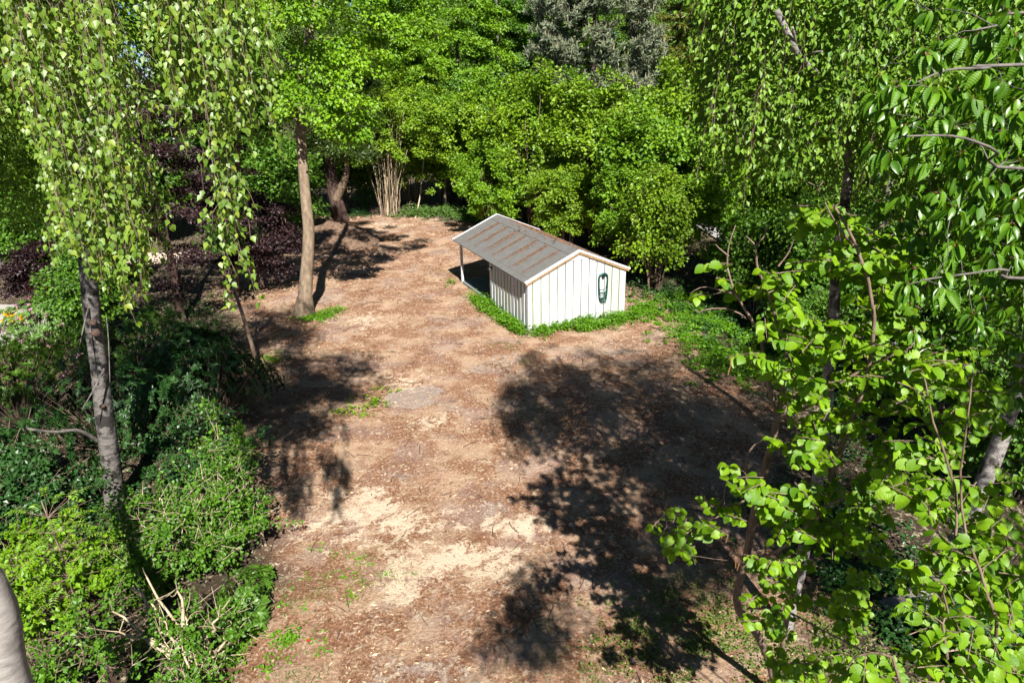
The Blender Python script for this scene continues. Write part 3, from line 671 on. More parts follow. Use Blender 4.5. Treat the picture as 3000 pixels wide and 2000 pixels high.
# ---- conifers
def needles(rng, C, per, length, mat, root, name, upbias=.4, spread=.5, dirs=None):
    m = len(C); P = np.repeat(C, per, 0) + rng.normal(0, spread, (m * per, 3)) * [1, 1, .55]
    D = unit(rng.randn(m * per, 3) + [0, 0, upbias] + (0 if dirs is None else np.repeat(dirs, per, 0)))
    mb = MB(); mb.leaves(P, D, rng.randn(m * per, 3), length * rng.uniform(.7, 1.3, m * per), T_TUFT, spray_tone(rng, m, per)); return mb.build(name, mat, root)
def pine(label, loc, seed):
    rng = np.random.RandomState(seed); root = thing('pine_tree', label, 'tree', loc)
    tp = spline([V3(0, 0, -.3), V3(.3, 0, 5), V3(-.2, .2, 10), V3(.1, 0, 17)], 14); R = np.linspace(.32, .08, 14)
    mb = MB(); mb.tube(tp, R, 10, wob=.1, rng=rng); mb.build('trunk', M['bark_dark'], root, smooth=True)
    C = []
    for k in range(190):
        z = rng.uniform(3.5, 18.5); rad = 5.0 * (1 - ((z - 8) / 11.5) ** 2) ** .5 if z > 8 else 4.6 + .4 * rng.rand(); a = rng.uniform(0, 6.28); rad *= rng.uniform(.35, 1) ** .5
        C.append((rad * math.cos(a), rad * math.sin(a), z + .2 * rad))
    C = np.array(C); mb = MB(); grow(rng, mb, tp[3:], R[3:], C, (0, 0), 4, .1, .02); mb.build('branches', M['bark_brown'], root, smooth=True)
    T = np.repeat(C, 9, 0) + rng.normal(0, .55, (len(C) * 9, 3)) * [1, 1, .7]
    needles(rng, T, 46, .36, M['pine_leaf'], root, 'crown', .5, .13)
    top = T[rng.rand(len(T)) < .75] + [0, 0, .22]; mb = MB(); n = len(top)
    mb.rods(top, top + unit(np.array([[0, 0, 1.0]]) + .18 * rng.randn(n, 3)) * rng.uniform(.22, .42, (n, 1)), .03, .012, 4, rng.rand(n)); mb.build('candles', M['candle'], root)
    return root
pine('bushy blue-green pine with pale upright candles above the hedge', (7.0, 58, 0), 5)
def spruce(name, label, loc, h, rad, mat, seed, per=60, nl=.36):
    rng = np.random.RandomState(seed); root = thing(name, label, 'tree', loc)
    tp = np.array([V3(0, 0, -.3), V3(0, 0, h * .5), V3(0, 0, h)]); mb = MB(); mb.tube(tp, [.28, .16, .03], 8); mb.build('trunk', M['bark_dark'], root, smooth=True)
    C = []; B0 = []; B1 = []; DR = []
    z = 1.2
    while z < h - .3:
        rr_ = rad * (1 - z / h) ** .85 + .15; nb_ = int(7 + 5 * rr_ / rad)
        for k in range(nb_):
            a = rng.uniform(0, 6.28); L = rr_ * rng.uniform(.75, 1.1); n = max(3, int(L / .3))
            t = np.linspace(.15, 1, n); zz = z - .38 * L * t + .22 * L * t ** 3 * 1.4
            p = np.stack([np.cos(a) * L * t, np.sin(a) * L * t, zz], 1); C.append(p); B0.append((0, 0, z)); B1.append(p[-1]); DR.append(np.tile([math.cos(a), math.sin(a), -.2], (n, 1)))
        z += h * .042
    C = np.concatenate(C); DR = np.concatenate(DR)
    mb = MB(); mb.rods(B0, B1, .03, .01, 4); mb.build('branches', M['bark_dark'], root)
    needles(rng, C, per, nl, mat, root, 'crown', -.1, .16, DR * 1.1)
    return root
spruce('spruce_tree', 'dark spruce with layered drooping boughs to the right of the pine', (15.4, 50, 0), 19, 4.6, M['spruce_leaf'], 6)
spruce('larch_tree', 'yellow-green conifer between the pine and the dark spruce', (15.0, 64, 0), 19, 4.2, M['larch_leaf'], 7)
spruce('young_conifer', 'small golden conifer peeping over the hedge beside the grey roof', (2.6, 56, 0), 10.2, 1.1, M['larch_leaf'], 9, 40, .2)

# ---- far house roof over the hedge, and pale house behind the left trees
M['roof_tile'] = plain_mat('dark roof tile', (.07, .07, .08), .6); M['render'] = plain_mat('white render', (.72, .72, .72), .8); M['glass'] = plain_mat('window glass', (.03, .04, .05), .1)
def house(label, loc, w, d, he, hr, rz):
    root = thing('house', label, 'house', loc, None, rz)
    mb = MB(); V, T, Q = panel([(-w / 2, 0), (w / 2, 0), (w / 2, he), (0, hr - .1), (-w / 2, he)], -d / 2, d / 2); mb.add(V, T, Q); mb.build('wall', M['render'], root)
    for sgn in (-1, 1):
        roof = None
        nrow = 9
        for k in range(nrow):
            t0, t1 = k / nrow, (k + 1) / nrow + .02
            P = lambda t, y, h: (sgn * (w / 2 + .3) * (1 - t), y, he - .2 + (hr - he + .2) * t + h)
            mb = MB(); V = [P(t0, -d / 2 - .3, .08), P(t0, d / 2 + .3, .08), P(t1, d / 2 + .3, .03), P(t1, -d / 2 - .3, .03), P(t0, -d / 2 - .3, .0), P(t0, d / 2 + .3, .0), P(t1, d / 2 + .3, -.05), P(t1, -d / 2 - .3, -.05)]
            mb.add(V, None, [[0, 1, 2, 3], [4, 7, 6, 5], [0, 4, 5, 1], [3, 2, 6, 7], [0, 3, 7, 4], [1, 5, 6, 2]]); mb.build('roof_course', M['roof_tile'], root)
    for x in (-w / 4, w / 4):
        mb = MB(); mb.box(x - .5, x + .5, -d / 2 - .03, -d / 2 + .02, 1.0, 2.2); f = mb.build('window', M['glass'], root)
        mb = MB(); mb.box(x - .57, x + .57, -d / 2 - .05, -d / 2 - .032, .9, 1.0); mb.build('sill', M['metal_trim'], f)
    return root
house('distant house with dark grey roof peeping over the hedge', (1.6, 72, 0), 9, 7, 5.4, 8.75, math.radians(75))
house('pale house glimpsed between trunks left of the oak', (-31, 66, 0), 11, 8, 3.2, 6.0, math.radians(10))

# ---- hazel hedge behind and beside the shed: multi-stemmed shrubs
def hazel_bush(label, loc, h, rad, nclump, nleaf, seed, stems=11, leaf=.13, mat=None, bark=None, group='hazel bushes of the hedge', low=.22, name='hazel_bush'):
    rng = np.random.RandomState(seed); root = thing(name, label, 'bush', loc, group)
    nodes = []; nr = []
    for k in range(stems):
        a = rng.uniform(0, 6.28); lean = rad * rng.uniform(.15, .85); top = V3(lean * math.cos(a), lean * math.sin(a), h * rng.uniform(.6, .92))
        p0 = V3(.25 * math.cos(a), .25 * math.sin(a), -.1); pts = bez(p0, p0 * .6 + V3(top[0] * .3, top[1] * .3, h * .5), top, 8, rng, .05); R = np.linspace(rng.uniform(.025, .05), .012, 8)
        mb = MB(); mb.tube(pts, R, 5, r=rng.rand()); mb.build('stem', bark or M['twig'], root, smooth=True)
        nodes += list(pts[2:]); nr += list(R[2:])
    C = crown_points(rng, (0, 0, h * .56), (rad, rad, h * .44), nclump, seed + 2, .35, h * low)
    ups = C[C[:, 2] > h * .6][:26]; C = np.concatenate([C] + [ups + np.array([0, 0, .45 * j]) + rng.normal(0, .12, ups.shape) for j in (1, 2)])
    mb = MB(); grow(rng, mb, nodes, nr, C, (0, 0), 3, .25, .008, .004)
    a = np.repeat(C, 4, 0); mb.rods(a, a + unit(rng.randn(len(a), 3)) * rng.uniform(.2, .6, (len(a), 1)), .005, .002)
    mb.build('branches', bark or M['twig'], root)
    mb = MB(); P, D, Nn, S, t = spray_leaves(rng, C, (0, 0, h * .5), nleaf, .56, leaf, .75, .25, .7); mb.leaves(P, D, Nn, S, TQ_ROUND, spray_tone(rng, len(C), nleaf)); mb.build('foliage', mat or M['hedge_leaf'], root)
    return root
def vary(root, i):
    mat = (None, M['green_leaf2'], M['oak_leaf'], None)[i % 4]
    for ch in root.children:
        if mat and ch.name.startswith('foliage'): ch.material_slots[0].link = 'OBJECT'; ch.material_slots[0].material = mat
hb = [hazel_bush('tall bright hazel bush directly behind the shed roof ridge', (1.4, 39.5, 0), 8.4, 3.0, 150, 95, 61, 13, .175), hazel_bush('tall hazel bush behind the rear end of the shed', (-1.6, 46, 0), 8.3, 2.9, 150, 95, 62, 13, .175)]
HB = [(4.6, 36.5, 0, 1.0, 'wide hazel bush behind the middle of the shed'), (7.0, 32.5, 1, .93, 'hazel bush right of the shed with many bare stems'), (-4.8, 50.5, 1, .98, 'hazel bush above the low ground cover'), (9.6, 38, 0, 1.0, 'hazel bush in the second row behind the right end of the shed'), (5.6, 42.5, 1, 1.05, 'hazel bush filling the hedge below the pine'), (-.5, 47, 0, 1.0, 'hazel bush in the second row below the grey roof'), (9.6, 27.5, 0, .72, 'lower hazel bush by the gravel road'), (-8.6, 51.5, 0, 1.0, 'hazel bush behind the coppiced stems'), (11, 45, 1, 1.0, 'hazel bush below the dark spruce')]
for i, (x, y, k, s, lb) in enumerate(HB): vary(copy_thing(hb[k], (x, y, 0), 1.3 + i * 1.9, (s * (.92 + .08 * (i % 3)), s * (1.06 - .06 * (i % 2)), s * (.95 + .04 * (i % 4))), lb), i)
ub = hazel_bush('shaded understory bush below the right birch trees', (10.6, 21.5, 0), 4.2, 2.0, 95, 100, 68, 8, .15, M['green_leaf'], M['twig'], 'understory bushes', .05, 'understory_bush')
for i, (x, y, s, lb) in enumerate([(11.4, 16.5, 1.0, 'understory bush beside the road, behind the near hazel'), (9.4, 24.6, .85, 'understory bush right of the ground cover'), (12.0, 28, 1.1, 'understory bush beside the road behind the lower hazel bush'), (10.9, 12.4, .8, 'understory bush behind the leaning birch trunk'), (9.0, 18.6, .6, 'low understory bush at the right rim of the shaded ground'), (-13.2, 40.5, 1.2, 'understory bush in the dark behind the mound'), (-17, 46, 1.5, 'large understory bush behind the copper beech'), (-20.5, 39.5, 1.3, 'understory bush beside the sandy path'), (-24.5, 45, 1.5, 'tall understory bush far left of the copper beech'), (-11.6, 49, 1.35, 'understory bush between leaning trunk and coppice'), (-4.2, 54, 1.7, 'understory bush behind the pale sapling'), (2, 53, 1.7, 'understory bush filling the hedge gap below the grey roof'), (8.4, 50, 1.7, 'understory bush below the pine'), (14.2, 40, 1.5, 'understory bush behind the road bend'), (16.8, 33, 1.3, 'understory bush on the far side of the road'), (18.5, 26, 1.3, 'understory bush at the far right beyond the road'), (-22, 31, 1.0, 'understory bush behind the yellow flowers'), (-18.2, 30.2, .8, 'understory bush left of the copper beech trunk'), (-15.0, 23.0, .7, 'green understory bush in front of the copper beech'), (13.6, 52, 1.6, 'understory bush at the foot of the spruce'), (-26, 37, 1.3, 'understory bush at the far left behind the paving')]): copy_thing(ub, (x, y, 0), .7 + i * 1.7, (s, s, s * (.9 + .05 * (i % 4))), lb)
for i, (x, y, k, s, lb) in enumerate([(2.9, 42.2, 0, 1.02, 'hazel bush between the ridge and the pine'), (-.6, 41.2, 1, .62, 'low hazel bush well behind the rear ridge end of the shed'), (8.2, 35.0, 1, 1.0, 'hazel bush touching the right birch leaves'), (3.0, 35.0, 1, .62, 'low hazel bush against the back of the shed'), (5.6, 31.6, 0, .6, 'low hazel bush beside the right roof slope'), (-1.0, 38.6, 0, .6, 'low hazel bush behind the canopy of the shed'), (-7.0, 49.5, 1, 1.0, 'hazel bush behind the slim leaning sapling')]): vary(copy_thing(hb[k], (x, y, 0), .4 + i * 2.3, (s, s * 1.1, s * (.94 + .05 * (i % 3))), lb), i + 1)
hazel_bush('small bright leafy bush leaning over the right eave of the shed', (6.15, 27.9, 0), 4.3, 1.45, 70, 90, 67, 14, .12, M['hedge_leaf'], M['twig'], None, .35)

# ---- coppiced clump of pale stems and slim saplings at the back of the clearing
loc = G(1145, 634); rng = np.random.RandomState(15)
cop = thing('coppiced_hazel', 'clump of many pale bare coppice stems at the back of the clearing', 'bush', loc)
nodes = []; nr = []
for k in range(30):
    ax = rng.uniform(-1, 1); top_px = 1140 + ax * 62 + rng.normal(0, 14) + (rng.rand() < .25) * ax * 70; top_py = rng.uniform(300, 480)
    base = np.array([ax * .75 + rng.normal(0, .12), rng.normal(0, .3), -.1]); top = A(top_px, top_py, loc[1] + rng.uniform(-1.2, 1.2)) - loc
    pts = bez(base, base * .6 + top * .4 + V3(-ax * .25, 0, .4), top, 8, rng, .03); R = np.linspace(rng.choice([.016, .024, .032, .05]), .012, 8)
    mb = MB(); mb.tube(pts, R, 6, r=rng.rand()); mb.build('stem', M['stem_pale'] if rng.rand() < .6 else M['twig'], cop, smooth=True); nodes += list(pts[4:]); nr += list(R[4:])
C = np.array([A(rng.uniform(1000, 1330), rng.uniform(200, 470), loc[1] + rng.uniform(-2.2, 1.8)) - loc for _ in range(130)])
mb = MB(); grow(rng, mb, nodes, nr, C, (0, 0), 3, .2, .008, .005); mb.build('branches', M['twig'], cop)
mb = MB(); P, D, Nn, S, t = spray_leaves(rng, C, (0, 0, 5), 150, .6, .13, .4, .3); mb.leaves(P, D, Nn, S, TQ_ROUND, t); mb.build('foliage', M['hedge_leaf'], cop)
def sapling(label, base_px, path_px, Ys, r, clumps, mat, seed, bark=None, leafn=70, leaf=.11, spread=.45, name='sapling'):
    b_ = G(*base_px); rng = np.random.RandomState(seed); root = thing(name, label, 'tree', b_)
    pts = [V3(0, 0, -.08)] + [A(x, y, Y) - b_ for (x, y), Y in zip(path_px, Ys)]; tp = spline(pts, 12); R = np.linspace(r, r * .35, 12); R[0] *= 1.3
    mb = MB(); mb.tube(tp, R, 8, wob=.1, rng=rng); mb.build('trunk', bark or M['bark_brown'], root, smooth=True)
    C = np.array([A(x, y, Y) - b_ for x, y, Y in clumps])
    mb = MB(); grow(rng, mb, tp[4:], R[4:], C, tp[-1][:2], 3, .25, .01, .005); mb.build('branches', bark or M['bark_brown'], root)
    mb = MB(); P, D, Nn, S, t = spray_leaves(rng, C, tp[-1], leafn, spread, leaf, .35, .3); mb.leaves(P, D, Nn, S, TQ_ROUND, t); mb.build('foliage', mat, root)
    return root
sapling('slim leaning sapling right of the coppiced clump', (1215, 640), ((1228, 590), (1235, 530), (1242, 470), (1255, 420)), (47, 47, 47.2, 47.5), .06, [(1240 + 60 * math.sin(i * 2.1), 450 - 8 * i, 46.5 + .2 * i) for i in range(10)] + [(1260, 560, 46), (1290, 540, 46), (1230, 520, 46.3)], M['hedge_leaf'], 21, M['stem_pale'])
sapling('thin pale tree trunk standing in the low ground cover', (1305, 610), ((1303, 560), (1306, 500), (1300, 430), (1310, 360)), (50, 50, 50, 50.3), .11, [(1310 + 70 * math.sin(i * 1.7), 470 - 14 * i, 48.5 + .15 * i) for i in range(14)] + [(1340, 500, 48), (1350, 560, 47.5), (1380, 530, 47), (1270, 480, 48.5)], M['hedge_leaf'], 22, M['stem_pale'])
sapling('slender leaning sapling at the left rim of the clearing', (755, 1085), ((735, 1000), (710, 920), (690, 860), (672, 790), (655, 700)), (20.2, 20.3, 20.4, 20.6, 21), .075, [(640 + 26 * math.sin(i * 2.3), 720 - 12 * i, 20.4 + .3 * math.cos(i)) for i in range(6)], M['shrub_leaf'], 23, M['bark_brown'], 40)
sapling('thin stem in shade behind the oak trunk, left of the mound', (690, 870), ((690, 780), (692, 650), (690, 540), (700, 420), (700, 300)), (28.6, 28.7, 28.8, 29, 29), .16, [(690 + 90 * math.sin(i * 2.0), 420 - 18 * i, 27.5 + 1.3 * math.cos(i * 1.3)) for i in range(22)], M['birch_far'], 24, M['bark_brown'], 160, .1, .7, 'slim_tree')

# ---- dark leaning trunk with a reddish fork behind the mound
loc = G(1000, 648)
yew = thing('leaning_tree', 'dark leaning trunk with a reddish fork behind the soil mound', 'tree', loc); rng = np.random.RandomState(31)
tp = spline([V3(.1, 0, -.2), A(985, 590, loc[1]) - loc, A(972, 530, loc[1]) - loc, A(962, 460, loc[1]) - loc, A(950, 380, loc[1]) - loc, A(950, 250, loc[1]) - loc], 14); R = np.linspace(.52, .2, 14)
mb = MB(); mb.tube(tp, R, 14, wob=.18, rng=rng); mb.build('trunk', M['bark_dark'], yew, smooth=True)
f = spline([A(985, 585, loc[1] - .2) - loc, A(1000, 550, loc[1] - .3) - loc, A(1012, 520, loc[1] - .3) - loc, A(1016, 480, loc[1] - .2) - loc, A(1010, 400, loc[1]) - loc], 10)
mb = MB(); mb.tube(f, np.linspace(.3, .12, 10), 10, wob=.15, rng=rng); mb.build('fork', M['bark_brown'], yew, smooth=True)
C = np.array([A(rng.uniform(850, 1090), rng.uniform(60, 470), loc[1] + rng.uniform(-3, 2)) - loc for _ in range(80)])
mb = MB(); grow(rng, mb, list(tp[6:]) + list(f[5:]), list(R[6:]) + [.1] * 5, C, (0, 0), 4, .1, .014); mb.build('branches', M['bark_dark'], yew, smooth=True)
needles(rng, C, 480, .24, M['spruce_leaf'], yew, 'crown', -.2, .5)

# ---- soil mound
rng = np.random.RandomState(12); c0 = G(955, 735); u = np.linspace(-1, 1, 46); UU, VV = np.meshgrid(u, u, indexing='ij'); rad = np.sqrt(UU ** 2 + VV ** 2)
hgt = np.clip(1 - rad ** 2, 0, 1) ** .8 * (.9 + .5 * fbm(UU * 2, VV * 2, 1.2, 77)) + (fbm(UU * 3, VV * 3, 2, 88) - .5) * .5 * np.clip(1 - rad, 0, 1); hgt = np.where(rad > 1, -.3, hgt - .05)
ii = (np.arange(45)[:, None] * 46 + np.arange(45)[None]).ravel(); mb = MB()
mb.add(np.stack([UU.ravel() * 2.7, VV.ravel() * 2.3, hgt.ravel()], 1), None, np.stack([ii, ii + 46, ii + 47, ii + 1], 1))
M['soil'] = bark_mat('dug soil', (.06, .038, .026), (.14, .09, .06), (.24, .16, .11), 7, (1, 1, 1), 1.0, .95)
tag(mb.build('soil_mound', M['soil'], None, (c0[0], c0[1] + 1.6, 0), True), 'rounded heap of dug soil behind the oak trunk', 'mound')

# ---- copper beeches and other things in the left middle
def copper(label, loc, h, rad, nclump, seed, trunk_px=None):
    return tree('copper_beech', label, 'tree', loc, [V3(0, 0, -.2), V3(.1, 0, h * .3), V3(-.1, .1, h * .6), V3(0, 0, h * .95)], .17, .05, (0, 0, h * .6), (rad, rad, h * .42), nclump, 230, .75, .11, TQ_ROUND, M['copper_leaf'], M['bark_dark'], seed, 'copper beeches on the left', flat=.25, droop=.25, trunk_from=.12, zmin=.9)
copper('large purple-leaved copper beech behind the left birch', (-12.9, 25.2, 0), 9.6, 3.3, 100, 71)
copper('lower copper beech bough reaching towards the oak trunk', (-11.2, 29.4, 0), 4.6, 2.0, 60, 72)
copper('small dark purple shrub beside the neighbouring paving', (-19.6, 27.5, 0), 2.6, 1.3, 34, 73)
# curved bare branch seen left of the oak trunk
# ---- evergreen and flowering shrubs on the left
def rhodo(label, loc, rad, h, nros, seed, mat=None, leaf=.13, group='rhododendron bushes', flowers=0, name='rhododendron', per=9, lobes=5, sep=False):
    rng = np.random.RandomState(seed); root = thing(name, label, 'bush', loc, group)
    L = [(rng.uniform(-.5, .5) * rad[0], rng.uniform(-.5, .5) * rad[1], rng.uniform(.55, 1.0)) for _ in range(lobes)]
    C = []
    while len(C) < nros:
        x, y, s = L[rng.randint(lobes)]; v = unit(rng.randn(3)); v[2] = abs(v[2]) * 1.0 - .15; q = rng.uniform(.55, 1) ** .5
        C.append((x + v[0] * rad[0] * .62 * s * q, y + v[1] * rad[1] * .62 * s * q, max(.12, h * s * (.35 + .65 * v[2] * q))))
    C = np.array(C); O = unit(C - [0, 0, h * .25])
    mb = MB(); base = np.stack([C[:, 0] * .25, C[:, 1] * .25, 0 * C[:, 2]], 1); sel = rng.rand(nros) < .25
    mid = base * .5 + C * .5 + rng.normal(0, .08, C.shape); mb.rods(base[sel], mid[sel], .018, .012, 4); mb.rods(mid[sel], C[sel], .012, .006, 4); mb.build('stems', M['twig'], root)
    P = np.repeat(C, per, 0); o = np.repeat(O, per, 0); a = np.tile(np.arange(per) * 2.4, nros) + np.repeat(rng.uniform(0, 6, nros), per)
    X = unit(np.cross(o, [.3, .2, 1.0])); Y = np.cross(o, X); D = unit(X * np.cos(a)[:, None] + Y * np.sin(a)[:, None] + o * rng.uniform(-.1, .7, (nros * per, 1)))
    S = leaf * rng.uniform(.7, 1.25, nros * per); R_ = spray_tone(rng, nros, per); Nn = o + .25 * rng.randn(nros * per, 3)
    if sep: near_leaves(root, P, D, Nn, S, R_, T_RHODO, mat or M['rhodo_leaf'], 'foliage', 300, loc)
    else:
        mb = MB(); mb.leaves(P, D, Nn, S, T_RHODO, R_); mb.build('foliage', mat or M['rhodo_leaf'], root)
    if flowers:
        k = rng.choice(nros, flowers, False); P = np.repeat(C[k] + O[k] * .05, 12, 0) + rng.normal(0, .04, (flowers * 12, 3)); mb = MB()
        mb.leaves(P, rng.randn(len(P), 3), rng.randn(len(P), 3), rng.uniform(.05, .08, len(P)), TQ_ROUND, rng.rand(len(P))); mb.build('blossoms', M['pink'], root)
    return root
def near_leaves(root, P, D, Nn, S, rnd, tpl, mat, rest_name, count, loc, part='leaf', tones=8, vmat=None, rest_tpl=None):
    """the leaves that show largest become parts of their own, the rest one foliage part"""
    W = P + np.asarray(loc); x, y, z = project(W); size = np.where((x > -20) & (x < 3020) & (y > -20) & (y < 2020) & (z > .5), S / np.maximum(z, .1), 0)
    order = np.argsort(-size); big = order[:count]; big = big[size[big] > 0]; rest = np.setdiff1d(np.arange(len(P)), big)
    tv, tt = tpl; meshes = []
    for k in range(tones):
        b_ = MB(); b_.add(tv * np.array([.88 + .05 * (k % 3) * 1.6, 1, .5 + .34 * ((k * 5) % tones)]) + np.stack([.10 * ((k % 3) - 1) * tv[:, 1] ** 2, 0 * tv[:, 1], 0 * tv[:, 1]], 1), tt, None, (k + .5) / tones); meshes.append(b_.mesh(part, vmat or mat, True))
    Dn = unit(D); X = unit(np.cross(Dn, Nn)); Z = np.cross(X, Dn)
    for i in big:
        o = link(part, meshes[min(int(rnd[i] * tones), tones - 1)], root)
        s = S[i]; m4 = Matrix(((X[i, 0] * s, Dn[i, 0] * s, Z[i, 0] * s, P[i, 0]), (X[i, 1] * s, Dn[i, 1] * s, Z[i, 1] * s, P[i, 1]), (X[i, 2] * s, Dn[i, 2] * s, Z[i, 2] * s, P[i, 2]), (0, 0, 0, 1)))
        o.matrix_basis = m4
    if len(rest):
        mb = MB(); mb.leaves(P[rest], D[rest], Nn[rest], S[rest], rest_tpl or tpl, rnd[rest]); o = mb.build(rest_name, mat, root, smooth=True); o['kind'] = 'stuff'
rhodo('dark blue-green rhododendron right behind the left birch trunk', (-10.0, 15.6, 0), (2.7, 2.3), 3.2, 760, 81, M['dark_leaf'])
rhodo('shaded rhododendron between the left birch and the clearing', (-8.4, 16.6, 0), (2.2, 2.4), 2.9, 700, 82, M['dark_leaf'])
rhodo('sunlit yellowish rhododendron with pink buds at the left edge', (-14.0, 17.2, 0), (2.8, 2.7), 3.0, 700, 83, M['rhodo_leaf'], .13, 'rhododendron bushes', 14)
rhodo('brighter rhododendron behind the left birch trunk', (-12.2, 20.2, 0), (2.5, 2.4), 3.2, 600, 84, M['rhodo_leaf'])
rhodo('brownish rhododendron below the leaning sapling', (-10.0, 19.4, 0), (2.1, 2.0), 2.6, 520, 85, M['dark_leaf'])
rhodo('pink flowering rhododendron beside the neighbouring paving', (-16.4, 22.4, 0), (2.2, 2.0), 2.4, 420, 86, M['rhodo_leaf'], .12, 'rhododendron bushes', 22)
rhodo('teal green low conifer-like bush behind the copper bough', (-13.2, 34.6, 0), (1.7, 1.4), 1.9, 420, 87, M['dark_leaf'], .12, None, 0, 'evergreen_bush')
rhodo('dark rhododendron below the left birch at the picture edge', (-11.4, 12.6, 0), (2.4, 2.2), 3.0, 620, 88, M['dark_leaf'])
def flower_clump(name, label, px, mat, n, seed, sz=.09, h=.35):
    rng = np.random.RandomState(seed); loc = G(*px, .1); root = thing(name, label, 'flowers', loc)
    C = rng.normal(0, .28, (n, 3)) * [1, .8, 0] + [0, 0, h]; mb = MB(); mb.rods(C * [.5, .5, 0], C, .006, .004); mb.build('stems', M['weed_leaf'], root)
    P = np.repeat(C, 7, 0); mb = MB(); mb.leaves(P, rng.randn(len(P), 3) + [0, 0, .3], rng.randn(len(P), 3) + [0, 0, 1], sz * rng.uniform(.8, 1.3, len(P)), TQ_ROUND, rng.rand(len(P))); mb.build('blossoms', mat, root)
    P = np.repeat(C * [1.1, 1.1, .5], 8, 0); mb = MB(); mb.leaves(P, rng.randn(len(P), 3), rng.randn(len(P), 3) + [0, 0, 1], .12 * rng.uniform(.8, 1.3, len(P)), TQ_LONG, rng.rand(len(P))); mb.build('leaves', M['weed_leaf'], root)
flower_clump('yellow_flowers', 'larger clump of yellow flowers on the neighbouring paving', (62, 962), M['yellow'], 26, 1)
flower_clump('yellow_flowers', 'small clump of yellow flowers nearest the left picture edge', (38, 945), M['yellow'], 16, 2)
flower_clump('yellow_flowers', 'yellow flowers just left of the left birch trunk', (92, 945), M['yellow'], 12, 3)
flower_clump('orange_flower', 'tall orange flower spike above the purple shrub', (108, 905), M['orange'], 9, 4, .1, .9)

# ------------------------------------------------------------------ birches
def hang_strands(rng, tops, bottoms, step=.027, leaf=.051, sub=3, gap=None):
    """weeping twigs: returns rod ends and leaf arrays"""
    R0 = []; R1 = []; P = []; D = []; Nn = []; S = []
    for t, b_ in zip(tops, bottoms):
        L = np.linalg.norm(b_ - t); n = max(5, int(L / .12)); u = np.linspace(0, 1, n)[:, None]
        sway = np.cumsum(rng.normal(0, .012, (n, 3)), 0); main = t + (b_ - t) * u + sway * np.sin(u * 3.0)
        paths = [main]
        for k in range(int(sub * L)):
            i = rng.randint(0, n - 1); l = rng.uniform(.18, .55); q = max(3, int(l / .07)); v = np.linspace(0, 1, q)[:, None]
            o = unit(rng.randn(3) * [1, 1, .1]) * rng.uniform(.05, .16)
            paths.append(main[i] + o * np.sqrt(v) + np.array([0, 0, -l]) * v + rng.normal(0, .006, (q, 3)))
        for p in paths:
            R0.append(p[:-1]); R1.append(p[1:])
            l = np.linalg.norm(p[-1] - p[0]); m = max(2, int(l / step)); s = np.sort(rng.rand(m)) * (len(p) - 1); i = np.minimum(s.astype(int), len(p) - 2); f = (s - i)[:, None]
            pos = p[i] * (1 - f) + p[i + 1] * f; az = rng.uniform(0, 6.28, m); o = np.stack([np.cos(az), np.sin(az), 0 * az], 1)
            pet = o * rng.uniform(.01, .03, (m, 1)) + [0, 0, -.008]
            P.append(pos + pet); D.append(o * .55 + np.array([0, 0, -.9]) + rng.normal(0, .28, (m, 3))); Nn.append(o * .55 + np.array([.12, -.45, .55]) + rng.normal(0, .35, (m, 3))); S.append(leaf * rng.uniform(.65, 1.2, m))
    return np.concatenate(R0), np.concatenate(R1), np.concatenate(P), np.concatenate(D), np.concatenate(Nn), np.concatenate(S)

# near weeping birch, trunk at the lower left corner of the picture
rng = np.random.RandomState(41)
loc = V3(-5.42, 5.3, 0); wb = thing('weeping_birch', 'weeping birch with smooth grey trunk in the lower left corner and hanging leafy twigs', 'tree', loc)
tp = spline([V3(0, 0, -.2), A(22, 1995, 5.28) - loc, A(-58, 1690, 5.25) - loc, V3(-.55, .1, 7), V3(-.5, .2, 9.5), V3(-.3, .3, 13)], 24); R = np.linspace(.235, .08, 24)
mb = MB(); mb.tube(tp, R, 20, wob=.06, rng=rng); mb.build('trunk', M['birch_smooth'], wb, smooth=True)
tops = []; bots = []
def strand(px, py_top, py_bot, Y):
    t = A(px + rng.normal(0, 8), py_top, Y); b_ = A(px + rng.normal(0, 10), py_bot, Y); b_[0] = t[0] + (b_[0] - t[0]) * .25; b_[1] = t[1] + rng.normal(0, .05)
    b2 = t.copy(); b2[2] = b_[2]; tops.append(t - loc); bots.append(b2 + V3(rng.normal(0, .06), rng.normal(0, .06), 0) - loc)
for k in range(46):
    x = rng.uniform(-60, 330); yb = 480 + 330 * rng.rand() ** .6 if x > 120 else rng.uniform(350, 760)
    strand(x, rng.uniform(-260, 60), yb, rng.uniform(4.6, 6.2))
for k in range(9): strand(rng.uniform(230, 340), rng.uniform(300, 500), rng.uniform(760, 850), rng.uniform(4.7, 5.3))
for k in range(24): strand(rng.uniform(400, 570), rng.uniform(-200, -40), rng.uniform(180, 330), rng.uniform(4.6, 5.6))
for k in range(24): strand(rng.uniform(540, 700), rng.uniform(-200, 0), rng.uniform(260, 440), rng.uniform(4.6, 5.4))
for k in range(8): strand(rng.uniform(550, 640), rng.uniform(250, 400), rng.uniform(640, 840), rng.uniform(4.7, 5.0))
strand(640, 620, 845, 4.8); strand(655, 650, 800, 4.9)
for k in range(5): strand(rng.uniform(690, 740), -200, rng.uniform(80, 240), rng.uniform(6.4, 6.9))
tops = np.array(tops); bots = np.array(bots)
r0, r1, P, D, Nn, S = hang_strands(rng, tops, bots)
limbs = MB(); hubs = []; hr = []
